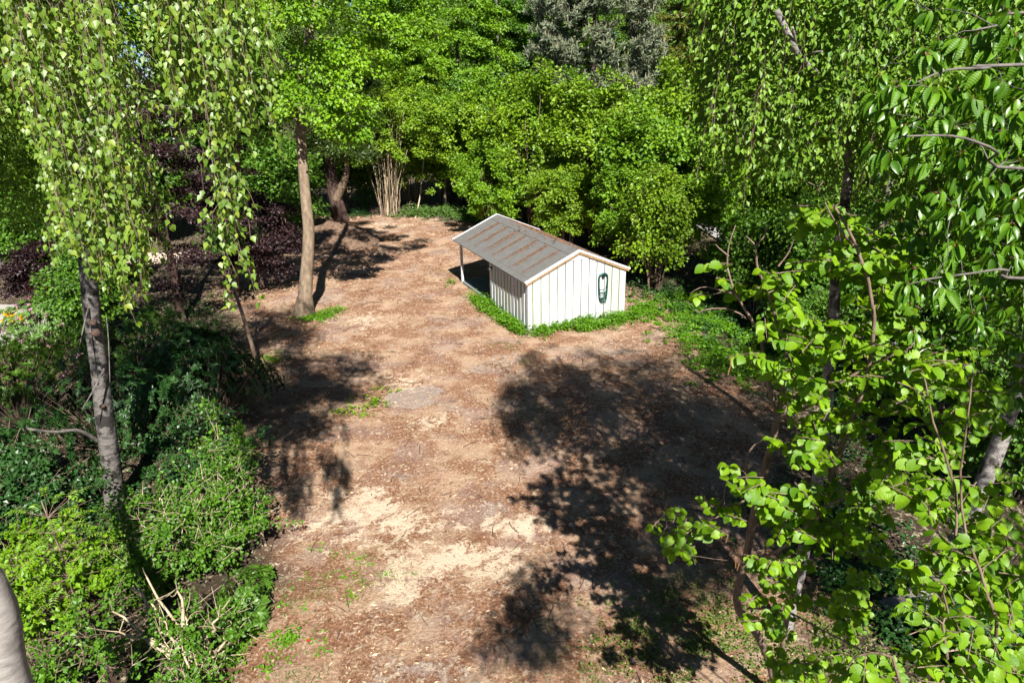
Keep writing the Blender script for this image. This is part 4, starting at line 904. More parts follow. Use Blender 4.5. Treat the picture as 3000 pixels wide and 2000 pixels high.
for tgt in ((-5.2, 5.2, 10.7), (-3.6, 4.8, 10.4), (-2.4, 4.9, 10.3), (-4.4, 6.2, 11.2), (-3.0, 6.3, 10.9)):
    q = np.array(tgt) - loc; st = tp[17] if tgt[2] < 10.8 else tp[19]; pts = bez(st, st * .5 + q * .5 + V3(0, 0, .9), q, 12, rng, .04); rad = np.linspace(.07, .02, 12); limbs.tube(pts, rad, 7); hubs += list(pts[3:]); hr += list(rad[3:])
grow(rng, limbs, hubs, hr, tops, tp[17][:2], 4, .3, .008, .003)
limbs.build('limbs', M['birch_bark'], wb, smooth=True)
mb = MB(); mb.rods(r0, r1, .0022, .0018, 3); mb.build('hanging_twigs', M['twig_red'], wb)
# upper crown above the picture, which throws the shade on the left of the clearing
C = np.concatenate([crown_points(rng, V3(-3.7, 7.8, 11.4) - loc, (2.4, 2.2, 1.6), 100, 5, .2), crown_points(rng, V3(-4.4, 6.7, 10.7) - loc, (1.9, 1.3, .9), 46, 7, .2), crown_points(rng, V3(-3.5, 6.2, 10.3) - loc, (1.1, .9, .6), 20, 17, .2), crown_points(rng, V3(-8.9, 8.3, 10.4) - loc, (3.4, 3.2, 3.0), 140, 6, .2)])
mb = MB(); grow(rng, mb, tp[16:], R[16:], C, tp[-1][:2], 4, .3, .012); mb.build('branches', M['birch_bark'], wb, smooth=True)
mb = MB(); P2, D2, N2, S2, t2 = spray_leaves(rng, C, (0, 0, 11), 165, .55, .116, 1.0, .6); mb.leaves(P2, D2, N2, S2, TQ, t2); mb.build('crown', M['birch_leaf'], wb)
near_leaves(wb, P, D, Nn, S, rng.rand(len(P)), T_BIRCH, M['birch_leaf'], 'foliage', 300, loc)

# left birch with the dark marked trunk
rng = np.random.RandomState(43); loc = G(335, 1485)
lb_ = thing('birch_tree', 'grey birch with black knots standing in the left shrubs', 'tree', loc)
tp = spline([V3(0, 0, -.15), A(318, 1300, loc[1]) - loc, A(290, 1080, loc[1] + .1) - loc, A(262, 840, loc[1] + .1) - loc, A(240, 600, loc[1] + .2) - loc, A(250, 300, loc[1] + .4) - loc, A(330, 0, loc[1] + .6) - loc, A(340, -350, loc[1] + .8) - loc], 26); R = np.linspace(.205, .07, 26); R[0] *= 1.2
mb = MB(); mb.tube(tp, R, 16, wob=.14, rng=rng); mb.build('trunk', M['birch_bark_old'], lb_, smooth=True)
for px, py, rr_ in ((282, 975, .085), (272, 945, .07), (300, 1190, .05)):
    c = A(px, py, loc[1] - .13) - loc; mb = MB(); th = np.linspace(0, math.pi, 7); mb.tube([c + V3(0, 0, -rr_ * math.cos(t)) for t in th], [rr_ * math.sin(t) + .004 for t in th], 10, wob=.4, rng=rng); mb.build('knot', M['bark_dark'], lb_, smooth=True)
mb = MB()
for pts, rr_ in ((((285, 1290), (230, 1260), (160, 1265), (80, 1255)), .045), (((305, 1080), (275, 1140), (240, 1200)), .02), (((312, 930), (318, 1000), (322, 1120)), .012), (((258, 900), (240, 980), (225, 1050)), .015)):
    q = spline([A(x, y, loc[1] - .1 - .35 * i) - loc for i, (x, y) in enumerate(pts)], 9); mb.tube(q, np.linspace(rr_, rr_ * .5, 9), 6, wob=.2, rng=rng)
mb.build('dead_branches', M['bark_grey'], lb_, smooth=True)
C = []
while len(C) < 170:
    qx, qy = rng.uniform(-160, 660), rng.uniform(-260, 620)
    if qy < 310 or qx < 250: C.append(A(qx, qy, loc[1] + rng.uniform(-1.6, 3)) - loc)
C = np.array(C)
mb = MB(); grow(rng, mb, tp[12:], R[12:], C, tp[-1][:2], 4, .3, .012); mb.build('branches', M['bark_grey'], lb_, smooth=True)
mb = MB(); P2, D2, N2, S2, t2 = spray_leaves(rng, C, (0, 0, 8), 250, .6, .085, 1.0, .7); mb.leaves(P2, D2, N2, S2, TQ, t2); mb.build('crown', M['birch_far'], lb_)

# right birch behind the hazel
rng = np.random.RandomState(44); loc = G(2300, 1852)
rb = thing('birch_tree', 'slim pale birch rising behind the near hazel on the right', 'tree', loc)
tp = spline([V3(0, 0, -.15), A(2345, 1660, loc[1]) - loc, A(2390, 1440, loc[1]) - loc, A(2420, 1200, loc[1]) - loc, A(2440, 950, loc[1]) - loc, A(2455, 750, loc[1]) - loc, A(2480, 560, loc[1]) - loc, A(2500, 300, loc[1] + .3) - loc, A(2480, 0, loc[1] + .6) - loc, A(2500, -400, loc[1] + 1) - loc], 28); R = np.linspace(.10, .045, 28); R[0] *= 1.25
mb = MB(); mb.tube(tp, R, 14, wob=.1, rng=rng); mb.build('trunk', M['birch_bark'], rb, smooth=True)
C = [(2420 + 350 * rng.uniform(-1, 1), rng.uniform(-260, 450), loc[1] + rng.uniform(-2.3, 2.2)) for _ in range(290)]
C = np.array([A(*c) - loc for c in C if not (c[2] < 7.4 and 2240 < c[0] < 2400 and 0 < c[1] < 210)])
for pts, rr_ in ((((2490, 360, 8.9), (2420, 250, 7.6), (2345, 175, 6.7), (2312, 110, 6.5), (2275, 30, 6.5)), .045), (((2335, 165, 6.7), (2330, 120, 6.5), (2322, 80, 6.4)), .015), (((2345, 178, 6.7), (2385, 155, 6.5), (2410, 152, 6.4)), .012)):
    q = spline([A(x, y, Y) - loc for x, y, Y in pts], 10); mb = MB(); mb.tube(q, np.linspace(rr_, rr_ * .6, 10), 8, wob=.12, rng=rng); mb.build('limb', M['birch_bark'], rb, smooth=True)
mb = MB(); grow(rng, mb, tp[14:], R[14:], C, tp[-1][:2], 4, .3, .012); mb.build('branches', M['birch_bark'], rb, smooth=True)
mb = MB(); P2, D2, N2, S2, t2 = spray_leaves(rng, C, (0, 1, 9), 165, .38, .066, 1.2, .6, .7)
st = [A(2420 + 340 * rng.uniform(-1, 1), rng.uniform(-250, 330), loc[1] + rng.uniform(-2.7, .4)) - loc for _ in range(110)]; st = [q for q in st]
h0, h1, P3, D3, N3, S3 = hang_strands(rng, st, [q + V3(rng.normal(0, .08), rng.normal(0, .08), -rng.uniform(.5, 1.1)) for q in st], .03, .058, 3)
tw = MB(); tw.rods(h0, h1, .0035, .0025, 3); tw.build('hanging_twigs', M['twig_red'], rb)
mb.leaves(P3, D3, N3, S3, TQ, .35 + .65 * rng.rand(len(P3)))
mb.leaves(P2, D2, N2, S2, TQ, t2); mb.build('crown', M['birch_far'], rb)

# leaning birch at lower right
rng = np.random.RandomState(45); loc = G(2625, 1775)
lr = thing('birch_tree', 'leaning pale birch trunk at the lower right behind hazel leaves', 'tree', loc)
tp = spline([V3(-.15, 0, -.1), A(2720, 1720, loc[1]) - loc, A(2790, 1620, loc[1] + .1) - loc, A(2880, 1420, loc[1] + .2) - loc, A(2960, 1200, loc[1] + .3) - loc, A(3040, 900, loc[1] + .4) - loc, A(3150, 500, loc[1] + .6) - loc, A(3200, 0, loc[1] + .8) - loc], 24); R = np.linspace(.17, .07, 24); R[0] *= 1.3
mb = MB(); mb.tube(tp, R, 14, wob=.12, rng=rng); mb.build('trunk', M['birch_bark'], lr, smooth=True)
C = np.array([A(rng.uniform(2750, 3700), rng.uniform(-350, 600), loc[1] + rng.uniform(-2.5, 2.5)) - loc for _ in range(120)])
C = np.concatenate([C, crown_points(rng, (.2, -2.0, 7.4), (1.7, 1.7, 2.2), 90, 13, .2)])
mb = MB(); grow(rng, mb, tp[12:], R[12:], C, tp[-1][:2], 4, .3, .012); mb.build('branches', M['birch_bark'], lr, smooth=True)
mb = MB(); P2, D2, N2, S2, t2 = spray_leaves(rng, C, (0, 1, 9), 200, .6, .085, 1.0, .6); mb.leaves(P2, D2, N2, S2, TQ, t2); mb.build('crown', M['birch_far'], lr)

# far right-hand trees behind the birch
tree('beech_tree', 'broad dark green tree behind the right birch crown', 'tree', (13.5, 24.5, 0), [V3(0, 0, -.2), V3(.1, 0, 3), V3(-.1, .1, 6), V3(0, 0, 11)], .2, .06, (0, 0, 6.6), (4.2, 3.6, 5.6), 110, 260, .75, .13, TQ_ROUND, M['green_leaf'], M['bark_grey'], 91, droop=.3, trunk_from=.12, zmin=1.2)
tree('birch_tree', 'tall birch with white forked trunk in the upper right', 'tree', (11.2, 20.5, 0), [V3(0, 0, -.2), V3(.2, 0, 4), V3(-.3, 0, 8), V3(-1.3, 0, 12.5)], .15, .06, (-.3, 0, 8.5), (3.4, 2.6, 5.5), 100, 230, .65, .085, TQ, M['birch_far'], M['birch_bark'], 92, flat=1.0, droop=.7, trunk_from=.2, zmin=3)
tree('beech_tree', 'shaded green tree beside the gravel road at the right edge', 'tree', (15.5, 17.5, 0), [V3(0, 0, -.2), V3(.1, 0, 3), V3(-.1, .1, 6), V3(0, 0, 10)], .2, .06, (0, 0, 6.2), (3.6, 3.4, 5.2), 90, 240, .7, .12, TQ_ROUND, M['green_leaf'], M['bark_grey'], 93, droop=.3, trunk_from=.12, zmin=1.5)

# ------------------------------------------------------------------ near hazel on the right
HZ = """2027 864 2147 811 2103 793 2268 797 2326 797 2388 744 2433 748 2464 779 2504 766 2536 784 2487 703 2549 677 2625 690 2576 735 2643 793 2683 735 2585 833 2625 837 2536 851 2647 878 2585 869 2161 860 2223 846 2286 878 2312 820 2299 918 2321 927 2446 936 2558 936 2598 927 2647 936 2250 954 2295 989 2370 989 2402 954 2469 962 2500 976 2437 1020 2518 1020 2571 998 2616 1020 2286 1020 2370 1016 2241 1047 2192 1043 2272 1087 2321 1070 2370 1096 2549 1070 2616 1083 2661 1074 2562 1101 2531 1128 2482 1110 2393 1137 2330 1159 2513 1159 2643 1114 2638 1186 2384 1226 2411 1213 2473 1221 2527 1235 2286 1293 2366 1266 2607 1271 2353 1315 2429 1329 2388 1306 2594 1329 2440 600 2400 620 2480 640 2350 610 2370 640 2125 1376 2188 1407 2143 1434 2192 1434 2228 1452 2268 1429 2317 1429 2308 1474 2357 1470 2384 1429 2424 1407 2402 1443 2076 1488 2138 1488 2161 1519 2103 1537 2063 1532 2036 1550 2009 1550 2009 1586 2027 1617 1950 1510 1965 1525 1990 1560 1945 1555 1985 1610 2246 1501 2268 1514 2290 1550 2321 1523 2366 1523 2411 1546 2420 1577 2330 1621 2201 1635 2263 1648 2295 1688 2246 1693 2210 1746 2196 1809 2263 1791 2321 1764 2277 1854 2522 1420 2562 1438 2522 1492 2554 1492 2504 1546 2531 1554 2473 1550 2513 1590 2576 1608 2545 1675 2464 1742 2522 1733 2478 1795 2513 1787 2464 1840 2594 1345 2549 1385 2598 1398 2290 1960 2321 1947 2366 1934 2259 1907 2321 1983"""
HZ2 = """2705 1038 2759 1052 2714 1114 2777 1065 2844 1043 2696 1163 2781 1114 2857 1132 2897 1137 2875 1172 2911 1204 2790 1208 2839 1217 2759 1253 2799 1279 2781 1302 2688 1315 2638 1416 2674 1322 2728 1353 2679 1434 2723 1461 2754 1443 2786 1389 2714 1496 2821 1523 2866 1478 2915 1500 2871 1550 2848 1604 2799 1608 2826 1662 2710 1680 2710 1730 2781 1648 2884 1702 2705 1809 2759 1746 2821 1809 2830 1850 2777 1867 2924 1800 2893 1746 2946 1746 2893 1925 2938 1902 2781 1987 2848 1983 2915 1960 2973 1970 2973 1791 2960 1657 2451 1970 2513 1970 2558 1960 2985 1560 2960 1400 2990 1880 2860 1900 2700 1930 2640 1960 2750 1900 2990 1720 2840 1740 2900 1640 2990 1990"""
def pairs(s): a = np.array([float(x) for x in s.split()]); return a.reshape(-1, 2)
def shoots(rng, C, per, leaf, nodes, mb):
    """short shoots with alternate leaves at every clump centre"""
    P = []; D = []; Nn = []; S = []
    for c in C:
        d = unit(rng.randn(3) * [1, 1, .35] + [-.15, -.2, .1]); L = rng.uniform(.16, .34); n = rng.randint(per[0], per[1] + 1); side = unit(np.cross(d, [0, 0, 1.0]))
        mb.tube(bez(c - d * L * .6, c + V3(0, 0, .02), c + d * L * .5, 4), [.005, .004, .003, .0025], 4)
        for k in range(n):
            t = (k + .5) / n; s = 1 if k % 2 else -1; base = c + d * L * (t * 1.1 - .6)
            ld = unit(side * s * .9 + d * .55 + rng.normal(0, .25, 3) + [0, 0, -.32])
            P.append(base + ld * .02); D.append(ld); Nn.append(unit(np.array([.12, -.55, 1.0]) + rng.normal(0, .33, 3))); S.append(leaf * rng.uniform(.45, 1.28) * (.8 if k == n - 1 else 1))
    return np.array(P), np.array(D), np.array(Nn), np.array(S)
rng = np.random.RandomState(51); loc = G(2268, 2006)
hz = thing('hazel_tree', 'near multi-stemmed hazel with large round sunlit leaves on the right', 'tree', loc)
def stem_px(pts): return np.array([A(x, y, Y) - loc for x, y, Y in pts])
mainst = [stem_px([(2275, 2060, 7.6), (2262, 1960, 7.45), (2215, 1850, 7.2), (2165, 1790, 7.0), (2160, 1730, 6.9), (2185, 1640, 6.8), (2210, 1500, 6.6), (2240, 1380, 6.45), (2268, 1270, 6.3), (2280, 1210, 6.2)]),
          stem_px([(2280, 1215, 6.2), (2262, 1170, 6.1), (2240, 1060, 6.0), (2225, 980, 5.9), (2185, 910, 5.85), (2150, 850, 5.8), (2130, 780, 5.8)]),
          stem_px([(2280, 1215, 6.2), (2295, 1130, 6.1), (2305, 1020, 6.0), (2280, 960, 5.9), (2250, 850, 5.8), (2220, 790, 5.8), (2215, 720, 5.8)]),
          stem_px([(2185, 1640, 6.8), (2200, 1560, 6.5), (2260, 1520, 6.2), (2330, 1560, 5.9)]),
          stem_px([(2275, 2060, 7.6), (2290, 1900, 7.1), (2330, 1700, 6.6), (2400, 1500, 6.1), (2470, 1300, 5.8), (2540, 1100, 5.6), (2560, 900, 5.5), (2500, 700, 5.5), (2440, 600, 5.5)]),
          stem_px([(2190, 1650, 6.7), (2300, 1600, 6.1), (2400, 1500, 5.8), (2500, 1455, 5.5), (2680, 1480, 5.4)]),
          stem_px([(2280, 1220, 6.2), (2370, 1190, 5.9), (2480, 1110, 5.7), (2590, 1050, 5.6), (2670, 1015, 5.6)]),
          stem_px([(2190, 1780, 6.9), (2300, 1790, 6.3), (2400, 1840, 5.9), (2480, 1880, 5.6), (2560, 1920, 5.4)]),
          stem_px([(2230, 1450, 6.5), (2150, 1480, 6.0), (2080, 1530, 5.7), (2010, 1560, 5.6), (1960, 1550, 5.6)]),
          stem_px([(2185, 1440, 6.6), (2192, 1330, 6.4), (2240, 1285, 6.3), (2270, 1280, 6.3)])]
rads = [(.06, .034), (.022, .008), (.03, .007), (.018, .008), (.035, .009), (.02, .007), (.018, .008), (.014, .006), (.014, .005), (.012, .014)]
nodes = []; nr = []
for pts, (a_, b_) in zip(mainst, rads):
    q = spline(pts, 16); R = np.linspace(a_, b_, 16); mb = MB(); mb.tube(q, R, 8, wob=.12, rng=rng); mb.build('stem', M['twig'] if a_ > .03 else M['twig_red'], hz, smooth=True); nodes += list(q[3:]); nr += list(R[3:])
hp = pairs(HZ); hp = np.concatenate([hp, hp[(hp[:, 0] > 2180)] + np.array([18., 14.]), hp[(hp[:, 0] > 2300)] + np.array([-20., 22.])])
C = np.array([A(x + rng.normal(0, 8), y + rng.normal(0, 8), 5.4 + .7 * rng.rand() + max(0, (1300 - y)) * .0002) - loc for x, y in hp])
mb = MB(); grow(rng, mb, nodes, nr, C, (0, 0), 5, .15, .006, .0035)
# bare twigs reaching to the left above the clearing
for pts in (((2150, 860, 5.8), (2110, 850, 5.8), (2060, 840, 5.8), (2020, 860, 5.8)), ((2190, 935, 5.9), (2140, 905, 5.8), (2070, 905, 5.8), (2045, 915, 5.8), (2010, 880, 5.8)), ((2130, 780, 5.8), (2135, 720, 5.8), (2155, 660, 5.8)), ((2215, 720, 5.8), (2240, 690, 5.8), (2245, 665, 5.8)), ((2215, 720, 5.8), (2195, 700, 5.8), (2185, 690, 5.8)), ((2280, 780, 5.7), (2310, 740, 5.7), (2330, 690, 5.7)), ((2135, 750, 5.8), (2110, 730, 5.8), (2095, 715, 5.8)), ((2500, 720, 5.5), (2440, 640, 5.5), (2395, 550, 5.5), (2360, 535, 5.5)), ((2395, 550, 5.5), (2415, 530, 5.5)), ((2540, 690, 5.5), (2600, 650, 5.5), (2590, 650, 5.5))):
    mb.tube(spline(stem_px(pts), 8), np.linspace(.009, .003, 8), 5)
SH = shoots(rng, C, (8, 12), .098, nodes, mb); o = mb.build('twigs', M['twig_red'], hz, smooth=True); o['kind'] = 'stuff'
near_leaves(hz, *SH, rng.rand(len(SH[0])), T_HAZEL, M['hazel_leaf'], 'foliage', 300, loc, vmat=M['hazel_leaf_v'], rest_tpl=T_HAZEL_S)
ct = np.array([A(x, y, 5.5) - loc for x, y in ((2435, 770), (2118, 1560), (2133, 1565), (2155, 1640), (2165, 1650), (2140, 1045), (2140, 1070), (2500, 1660), (2725, 1190), (2520, 1380), (2440, 1440), (2395, 1720))])
mb = MB(); k = len(ct); mb.rods(ct, ct + np.array([0, 0, -.085]) + rng.normal(0, .012, (k, 3)), .007, .005, 5, rng.rand(k)); mb.build('catkins', M['catkin'], hz)

rng = np.random.RandomState(52); loc = V3(5.2, 5.0, 0)
hz2 = thing('hazel_tree', 'hazel with larger leaves filling the lower right corner', 'tree', loc)
nodes = []; nr = []
for pts in ([(2720, 1900, 4.4), (2730, 1600, 4.4), (2700, 1300, 4.6), (2700, 1080, 4.8)], [(2900, 1900, 4.2), (2880, 1600, 4.2), (2850, 1300, 4.4), (2850, 1080, 4.6)], [(2800, 2000, 3.9), (2770, 1800, 3.9), (2740, 1700, 3.9)], [(2700, 2050, 3.8), (2600, 1980, 3.7), (2480, 1960, 3.7)]):
    q = spline([V3(rng.uniform(-.15, .15), rng.uniform(-.15, .15), -.1)] + [A(x, y, Y) - loc for x, y, Y in pts], 14); q[1:-1] += np.cumsum(rng.normal(0, .05, (12, 3)), 0) * np.sin(np.linspace(.3, 2.9, 12))[:, None]; R = np.linspace(.016, .005, 14); mb = MB(); mb.tube(q, R, 8, wob=.1, rng=rng); mb.build('stem', M['bark_brown'], hz2, smooth=True); nodes += list(q[5:]); nr += list(R[5:])
hp = pairs(HZ2); C = np.array([A(x + rng.normal(0, 12), y + rng.normal(0, 12), np.interp(y, (1000, 1500, 2000), (4.9, 4.3, 3.7)) + .5 * rng.rand()) - loc for x, y in np.concatenate([hp, hp + [8, 25], hp + [-25, -20]])])
mb = MB(); grow(rng, mb, nodes, nr, C, (0, 0), 5, .15, .006, .0035); SH = shoots(rng, C, (6, 10), .094, nodes, mb); o = mb.build('twigs', M['twig_red'], hz2, smooth=True); o['kind'] = 'stuff'
near_leaves(hz2, *SH, rng.rand(len(SH[0])), T_HAZEL, M['hazel_leaf'], 'foliage', 300, loc, vmat=M['hazel_leaf_v'], rest_tpl=T_HAZEL_S)

# ------------------------------------------------------------------ cherry at the upper right
CH = """2616 254 2634 277 2759 116 2817 112 2937 76 2714 152 2875 214 2732 259 2848 286 2938 241 2576 286 2598 326 2696 348 2652 370 2754 339 2741 393 2826 384 2580 433 2612 451 2679 451 2714 469 2813 446 2915 473 2951 384 2893 527 2884 563 2938 536 2975 580 2905 335 2661 833 2710 846 2768 846 2820 800 2862 829 2915 811 2795 717 2906 739 2759 797 2973 753 2955 1163 2980 1250 2985 150 2960 30 2900 140 2990 330 2860 60 2985 470 2960 660 2870 660 2940 900 2985 1000 2850 920 2790 610 2750 560 2990 880"""
rng = np.random.RandomState(53); loc = V3(7.6, 4.6, 0)
chy = thing('cherry_tree', 'cherry branches with long glossy drooping leaves at the upper right', 'tree', loc)
tp = spline([V3(0, 0, -.2), V3(.1, 0, 3), V3(-.1, .1, 6), V3(-.4, 0, 9), V3(-.5, 0, 12)], 16); R = np.linspace(.2, .06, 16); mb = MB(); mb.tube(tp, R, 14, wob=.08, rng=rng); mb.build('trunk', M['bark_brown'], chy, smooth=True)
cpx = pairs(CH); C = [A(x, y, 4.1 + .9 * rng.rand() + (.6 if x > 2850 else 0)) - loc for x, y in cpx]
C += [A(rng.uniform(2620, 3080), rng.uniform(-80, 1050), rng.uniform(5.0, 6.6)) - loc for _ in range(95)]
C += [A(rng.uniform(2640, 3150), rng.uniform(560, 1180), rng.uniform(5.2, 6.4)) - loc for _ in range(80)]
C += [A(rng.uniform(2560, 3150), rng.uniform(150, 800), rng.uniform(6.0, 7.6)) - loc for _ in range(110)]
C = np.array(C); mb = MB()
bn = []; br = []
for pts in ([(3000, 190, 4.8), (2900, 200, 4.6), (2780, 205, 4.5), (2690, 240, 4.4)], [(3050, 500, 4.8), (2920, 440, 4.6), (2800, 400, 4.5), (2640, 400, 4.4)], [(3060, 820, 4.9), (2950, 790, 4.7), (2850, 800, 4.5), (2700, 820, 4.4)], [(3100, 40, 5.2), (2950, 70, 5), (2850, 90, 4.8)]):
    bp_ = [A(x, y, Y) - loc for x, y, Y in pts]; q = spline([tp[int(np.argmin(np.abs(tp[:, 2] - bp_[0][2] + .3)))]] + bp_, 14); r_ = np.linspace(.015, .005, 14); mb.tube(q, r_, 7, wob=.1, rng=rng); bn += list(q[3:]); br += list(r_[3:])
grow(rng, mb, list(tp[8:]) + bn, list(R[8:]) + br, C, tp[-1][:2], 5, .1, .007, .004); mb.build('branches', M['bark_grey'], chy, smooth=True)
P = []; D = []; Nn = []; S = []; BUD = []
for c in C:
    n = rng.randint(9, 15); a0 = rng.uniform(0, 6.28); tilt = unit(rng.randn(3) * [1, 1, .2] + [-.5, -.3, 0])
    for k in range(n):
        a = a0 + k * 2.4; o = V3(math.cos(a), math.sin(a), 0); ld = unit(o * .75 + tilt * .45 + [0, 0, -.75] + rng.normal(0, .2, 3)); P.append(c + o * .015 + ld * .02 + V3(0, 0, rng.uniform(-.03, .03))); D.append(ld); Nn.append(unit(o * .9 + [0, 0, .75] + rng.normal(0, .25, 3))); S.append(.125 * rng.uniform(.6, 1.15))
    BUD += [c + rng.normal(0, .012, 3) for _ in range(5)]
BUD = np.array(BUD); mb = MB(); n = len(BUD); mb.leaves(BUD, rng.randn(n, 3) + [0, 0, .3], rng.randn(n, 3), rng.uniform(.012, .022, n), TQ, rng.rand(n)); o = mb.build('bud_scales', M['cherry_bud'], chy); o['kind'] = 'stuff'
C2 = np.concatenate([crown_points(rng, (.9, 1.2, 9.6), (2.6, 2.4, 3.2), 110, 9, .3), crown_points(rng, (.1, -1.5, 8.4), (1.3, 1.6, 2.2), 50, 19, .2), crown_points(rng, (-4.9, -4.9, 9.5), (.9, 1.0, .6), 16, 29, .2), crown_points(rng, (-1.4, -.4, 8.3), (1.4, 1.5, 1.6), 46, 39, .2), crown_points(rng, (-2.5, .9, 8.5), (1.1, 1.2, 1.2), 40, 49, .2), crown_points(rng, (-2.4, -2.2, 8.6), (1.2, 1.0, 1.2), 34, 59, .2)])
mb = MB(); grow(rng, mb, tp[9:], R[9:], C2, tp[-1][:2], 4, .25, .012); mb.build('upper_branches', M['bark_grey'], chy, smooth=True)
mb = MB(); P2, D2, N2, S2, t2 = spray_leaves(rng, C2, (-1, -1, 11), 120, .55, .145, .6, .4); mb.leaves(P2, D2, N2, S2, TQ_LONG, t2); mb.build('upper_crown', M['cherry_leaf'], chy)
near_leaves(chy, np.array(P), np.array(D), np.array(Nn), np.array(S), rng.rand(len(P)), T_CHERRY, M['cherry_leaf'], 'foliage', 300, loc, vmat=M['cherry_leaf_v'])

# ------------------------------------------------------------------ shrubs in the lower left corner
def leafy_shrub(label, loc, rad, h, nclump, nleaf, leaf, seed, mat, stems=8, bark=None, tpl=TQ_ROUND, spread=.3, lean=(0, 0), name='shrub', stem_r=.02, cz=.55):
    rng = np.random.RandomState(seed); root = thing(name, label, 'bush', loc); nodes = []; nr = []
    for k in range(stems):
        a = rng.uniform(0, 6.28); top = V3(rad * .7 * math.cos(a) * rng.rand() + lean[0], rad * .7 * math.sin(a) * rng.rand() + lean[1], h * rng.uniform(.55, .95)); p0 = V3(.12 * math.cos(a), .12 * math.sin(a), -.05)
        pts = bez(p0, p0 + V3(top[0] * .2, top[1] * .2, h * .45), top, 8, rng, .04); R = np.linspace(stem_r * rng.uniform(.6, 1.2), .006, 8); mb = MB(); mb.tube(pts, R, 6, wob=.1, rng=rng); mb.build('stem', bark or M['twig'], root, smooth=True); nodes += list(pts[2:]); nr += list(R[2:])
    C = crown_points(rng, (lean[0] * .8, lean[1] * .8, h * cz), (rad * 1.05, rad * 1.05, h * .5), int(nclump * .75), seed + 1, .3, .1)
    mb = MB(); grow(rng, mb, nodes, nr, C, (0, 0), 4, .2, .006, .003); a = np.repeat(C, 4, 0); mb.rods(a, a + unit(rng.randn(len(a), 3) + [0, 0, .5]) * rng.uniform(.15, .5, (len(a), 1)), .005, .0025); mb.build('twigs', bark or M['twig'], root)
    mb = MB(); P, D, Nn, S, t = spray_leaves(rng, C, (0, 0, h * .4), int(nleaf * .5), spread * .85, leaf * 1.25, .8, .15, .7); mb.leaves(P, D, Nn, S, tpl, t)
    k = rng.choice(len(C), 22); od = unit(C[k] - V3(lean[0] * .5, lean[1] * .5, h * .35) + rng.normal(0, .25, (22, 3)) + [0, 0, .35]); ln = rng.uniform(.35, .95, (22, 1)) * min(1, h / 1.8)
    W = np.concatenate([C[k] + od * ln * f + V3(0, 0, -.12) * f * f for f in (.25, .5, .75, 1.0)]); P, D, Nn, S, t = spray_leaves(rng, W, (0, 0, h * .4), 14, .1, leaf * 1.2, .9, .1, .7); mb.leaves(P, D, Nn, S, tpl, t)
    wm = MB(); wm.rods(C[k], C[k] + od * ln + [0, 0, -.12], .005, .002); wm.build('whips', bark or M['twig'], root)
    mb.build('foliage', mat, root)
    return root
leafy_shrub('leafy green shrub in front of the left birch foot', G(500, 1700), 1.1, 1.7, 120, 120, .055, 101, M['shrub_leaf'], 9, M['stem_pale'])
leafy_shrub('low green shrub spilling onto the clearing from the left', G(640, 1640), .9, 1.7, 90, 120, .055, 102, M['shrub_leaf'], 7, M['stem_pale'])
leafy_shrub('dense shrub with pale bare stems at the bottom left', G(590, 2010), .9, 1.2, 46, 80, .055, 103, M['shrub_leaf'], 10, M['stem_pale'], stem_r=.035)
leafy_shrub('shaded shrub between the birch foot and the clearing', G(610, 1440), 1.2, 1.9, 110, 120, .065, 104, M['dark_leaf'], 8)
leafy_shrub('thin shrub with a pale bent stem at the edge of the sawdust', G(760, 1600), .55, 2.4, 46, 80, .055, 105, M['shrub_leaf'], 3, M['stem_pale'], lean=(-.4, .2), stem_r=.03)
leafy_shrub('bright shrub at the bottom left picture edge', G(150, 1810), 1.2, 1.7, 100, 110, .065, 106, M['rowan_leaf'], 8)
leafy_shrub('dark shrub behind the smooth trunk in the lower left', G(60, 1560), 1.3, 1.8, 110, 110, .07, 107, M['dark_leaf'], 8)
leafy_shrub('tangled shrub beside the smooth trunk at the bottom edge', G(250, 2010), 1.0, 1.2, 40, 70, .06, 108, M['shrub_leaf'], 10, M['twig'])
# compound-leaved young rowan
rng = np.random.RandomState(110); loc = G(240, 1840); rw = thing('rowan_sapling', 'young rowan with bright feathery leaves in front of the birch foot', 'tree', loc)
P = []; D = []; Nn = []; S = []; mb = MB(); tip = V3(0, 0, 2.6); pts = bez(V3(0, 0, -.1), V3(.1, 0, 1.2), tip, 10); mb.tube(pts, np.linspace(.025, .008, 10), 6); mb.build('trunk', M['twig'], rw, smooth=True); mb = MB()
for k in range(64):
    t = rng.uniform(.3, 1); b_ = pts[min(9, int(t * 9))]; a = rng.uniform(0, 6.28); o = V3(math.cos(a), math.sin(a), .25); L = rng.uniform(.25, .4); c = b_ + o * rng.uniform(.1, .55); mb.rods([b_], [c], .006, .003)
    q = bez(c, c + o * L * .5 + V3(0, 0, .06), c + o * L - V3(0, 0, .1), 9); mb.rods(q[:-1], q[1:], .002, .0015); sd = unit(np.cross(o, [0, 0, 1.0]))
    for i in range(1, 9):
        for s in (-1, 1): P.append(q[i]); D.append(sd * s + o * .35 - V3(0, 0, .15)); Nn.append(V3(0, 0, 1) + .2 * rng.randn(3)); S.append(.075 * rng.uniform(.8, 1.1))
mb.build('twigs', M['twig'], rw); mb = MB(); mb.leaves(np.array(P), np.array(D), np.array(Nn), np.array(S), TQ_LONG, rng.rand(len(P))); mb.build('foliage', M['rowan_leaf'], rw)
rhodo('rhododendron with broad glossy leaf rosettes at the edge of the clearing', G(745, 1790), (.62, .95), .95, 110, 111, M['rhodo_leaf'], .15, None, 0, 'rhododendron', 9, 5, True)
